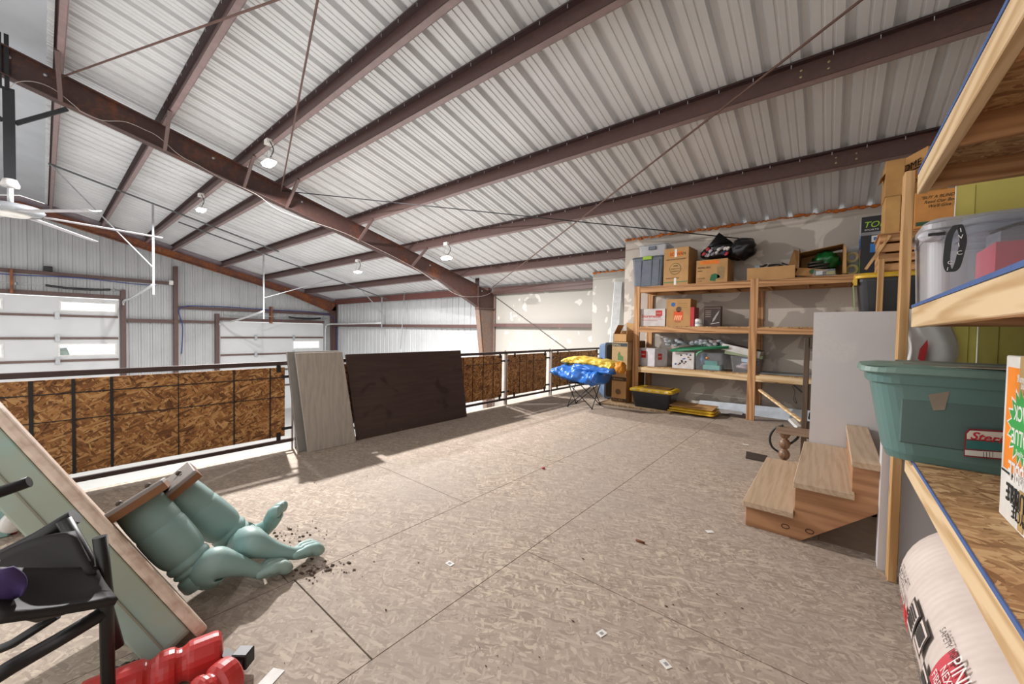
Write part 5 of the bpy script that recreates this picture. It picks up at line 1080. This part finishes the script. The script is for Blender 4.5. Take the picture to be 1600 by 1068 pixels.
for p in ((148,892),(149,906)): MB().lathe(AD(d_,*p), Rh, [(.012,-.01),(.016,0),(.016,.02),(.008,.03)], 10).build('knob', BLK, r)
MB().grid(lambda a_, b_: lerp(AD(d_-.2,-40,880), AD(d_-.19,26,880), a_)+(AD(d_-.2,-40,962)-AD(d_-.2,-40,880))*b_*(1-.35*a_)+Fh*.02*math.sin(6*a_+3*b_)+Z*-.004*a_, 8, 8).build('purple_cloth', plain('#3b2a5c', .7, 0, .15, 10), label='dark purple cloth hanging over the black folding chair', cat='cloth', solid=.006)
# teal cabinet edge, cord with a white plug
c0, c1 = AZ(.0,-60,838), AZ(.0,16,838)
r = thing('painted_chest', (c0.x,c0.y,0), 'pale green painted chest corner behind the folding chair', 'chest')
zt3 = AX(c1.x, 15, 775).z
MB().box(c0.x-.3,c1.x,c1.y-.42,c1.y,.001,max(.18,zt3)).build('chest_body', TEALM, r, bevel=.01); MB().box(c0.x-.31,c1.x+.012,c1.y-.43,c1.y+.012,max(.18,zt3),max(.18,zt3)+.02).build('chest_top', plain('#a8a79c', .5), r, bevel=.006)
pp = [AZ(.015,*k) for k in ((28,800),(60,793),(95,800),(78,815),(58,806),(50,795))]
r = thing('extension_cord', pp[0], 'dark extension cord with a white and yellow plug on the floor behind the tabletop', 'extension cord')
MB().tube(smoothpath(pp, 6), .010, 8).build('cord', plain('#5a4a40', .5), r); q0, q1 = AZ(.03,50,797), AZ(.05,42,778)
MB().tube([q0, lerp(q0,q1,.5)], .028, 10).build('plug_body', plain('#c99a2e', .4), r); MB().tube([lerp(q0,q1,.5), q1], [.026,.022], 10).build('plug_cap', WHT, r)
r = thing('plastic_roller', AZ(0,25,830), 'small white plastic roller beside the pale green chest', 'roller')
MB().lathe(AZ(.09,24,815), Rh, [(.02,-.03),(.06,-.025),(.06,.0),(.03,.01)], 18).build('wheel', WHT, r); MB().tube([AZ(.09,24,815), AZ(.005,22,832)], .012, 8).build('fork', RED, r)
# ================================================================== RED RIBBED TUBES
REDP = plain('#b8322f', .33, 0, .06, 6)
r = thing('folding_trestle', AZ(0,300,1060), 'red ribbed plastic trestle with a black hinge lying folded on the floor', 'trestle')
def ribbed(p0, p1, rad, s0):
    ax = p1-p0; L_ = ax.length; pr = [(rad*.8,0)]
    cuts = [(.0,.44),(.50,.66),(.72,1.0)]
    for a_, b_ in cuts: pr += [(rad*.86,a_*L_+.001),(rad*.98,a_*L_+.010),(rad,a_*L_+.022),(rad,b_*L_-.022),(rad*.96,b_*L_-.008),(rad*.82,b_*L_),(rad*.80,b_*L_+.012)]
    pr = pr[:-1]+[(rad*.55,L_+.004)]
    MB().lathe(p0, ax, pr, 22, False).build('red_tube', REDP, r, bevel=.004, seg=2)
ribbed(AZ(.066,120,1104), AZ(.066,346,1012), .064, 0); ribbed(AZ(.066,240,1150), AZ(.066,366,1050), .064, 1)
hb = AZ(.08,360,1024); MB().para(hb, Rh*.055, Fh*.05, Z*-.055).build('hinge_block', BLK, r, bevel=.004); MB().bar(AZ(.06,350,1022), AZ(.05,372,1042), .03, .03).build('hinge_arm', BLK, r)
MB().blob(AZ(.012,200,1052), (.06,0,0), (0,.05,0), (0,0,.012), .5, 4, 3).build('black_strap', BLK, label='small black strap heap on the floor beside the red trestle', cat='strap')
# ================================================================== LITTER ON THE FLOOR
for i, (x, y, lab) in enumerate(((703,880,'small white paper tag on the floor beyond the pedestal paws'),(940,989,'white paper tag with grey print nearest the camera on the floor'),(1040,1037,'plain white paper tag at the very front edge of the floor'),(1109,830,'torn white paper bit on the floor before the lowest step'),(424,1058,'white paper strip on the floor beside the red trestle'),(1165,694,'tiny pale paper bit on the floor near the dark strip'))):
    c = AZ(.001, x, y); s = (.022,.020,.02,.022,.035,.03)[i]; a = i*1.3
    e = V((math.cos(a), math.sin(a), 0)); g = V((-e.y, e.x, 0))
    r = MB().para(c-e*s-g*s*.7, e*2*s, g*1.4*s, (0,0,.0015)).build('paper_tag', plain('#d9d6d2', .7), label=lab, cat='paper tag')
    if i < 3: MB().para(c-e*s*.45-g*s*.4+Z*.0016, e*s*.8, g*.7*s, (0,0,.0004)).build('printed_mark', plain('#8d8a8a', .8), r)
rr = random.Random(5); m = MB()
for k in range(110):
    x, y = rr.choice(((480,885),(470,830),(505,895),(520,880),(445,835))); c = AZ(.003, x+rr.gauss(0,26), y+rr.gauss(0,9)); s = .002+.006*rr.random()**3
    m.blob(c, (s*1.8,s*.6,0), (-s*.5,s,0), (0,0,s*.5), .5, 3, k, 7, 5)
for k in range(70):
    c = AZ(.003, 420+760*rr.random(), 730+330*rr.random()); s = .0015+.003*rr.random()**3; m.blob(c, (s*1.8,0,0), (0,s,0), (0,0,s*.5), .5, 3, k, 6, 4)
m.build('dirt_crumbs', plain('#4a3a2c', .9), loc=AZ(0,480,880), label='dark crumbs of dirt and bark scattered on the floor by the pedestal paws', cat='dirt', kind='stuff')
MB().tube([AZ(.006,994,843), AZ(.006,1007,848)], .007, 6).build('twig', plain('#6a3a20', .8), label='short reddish twig in the middle of the floor', cat='twig')
MB().blob(AZ(.008,849,731), (.016,0,0), (0,.012,0), (0,0,.01), .4, 3, 2, 10, 8).build('red_scrap', plain('#a02028', .6), label='tiny red scrap on the floor seam before the shelves', cat='scrap')
# ================================================================== CAMERA, WORLD, VIEW
cd = bpy.data.cameras.new('camera'); cam = bpy.data.objects.new('camera', cd); COL.objects.link(cam)
cd.sensor_width = 36; cd.lens = F/1600*36; cd.clip_start = .02; cd.clip_end = 300
M = Matrix((CR, CU, -CF)).transposed().to_4x4(); M.translation = CAM; cam.matrix_world = M
S.camera = cam
w = bpy.data.worlds.new('world'); S.world = w; w.use_nodes = True
bg = w.node_tree.nodes['Background']; bg.inputs[0].default_value = (1.0, .98, .96, 1); bg.inputs[1].default_value = 1.3
S.view_settings.view_transform = 'Standard'; S.view_settings.look = 'None'; S.view_settings.exposure = 0.28; S.view_settings.gamma = 1
S.view_settings.use_curve_mapping = False
S.cycles.use_denoising = True
S.cycles.max_bounces = 8; S.cycles.diffuse_bounces = 5; S.cycles.transparent_max_bounces = 12; S.cycles.sample_clamp_indirect = 6
for o in bpy.data.objects:
    for k in ('_w', '_lid'):
        if k in o: del o[k]
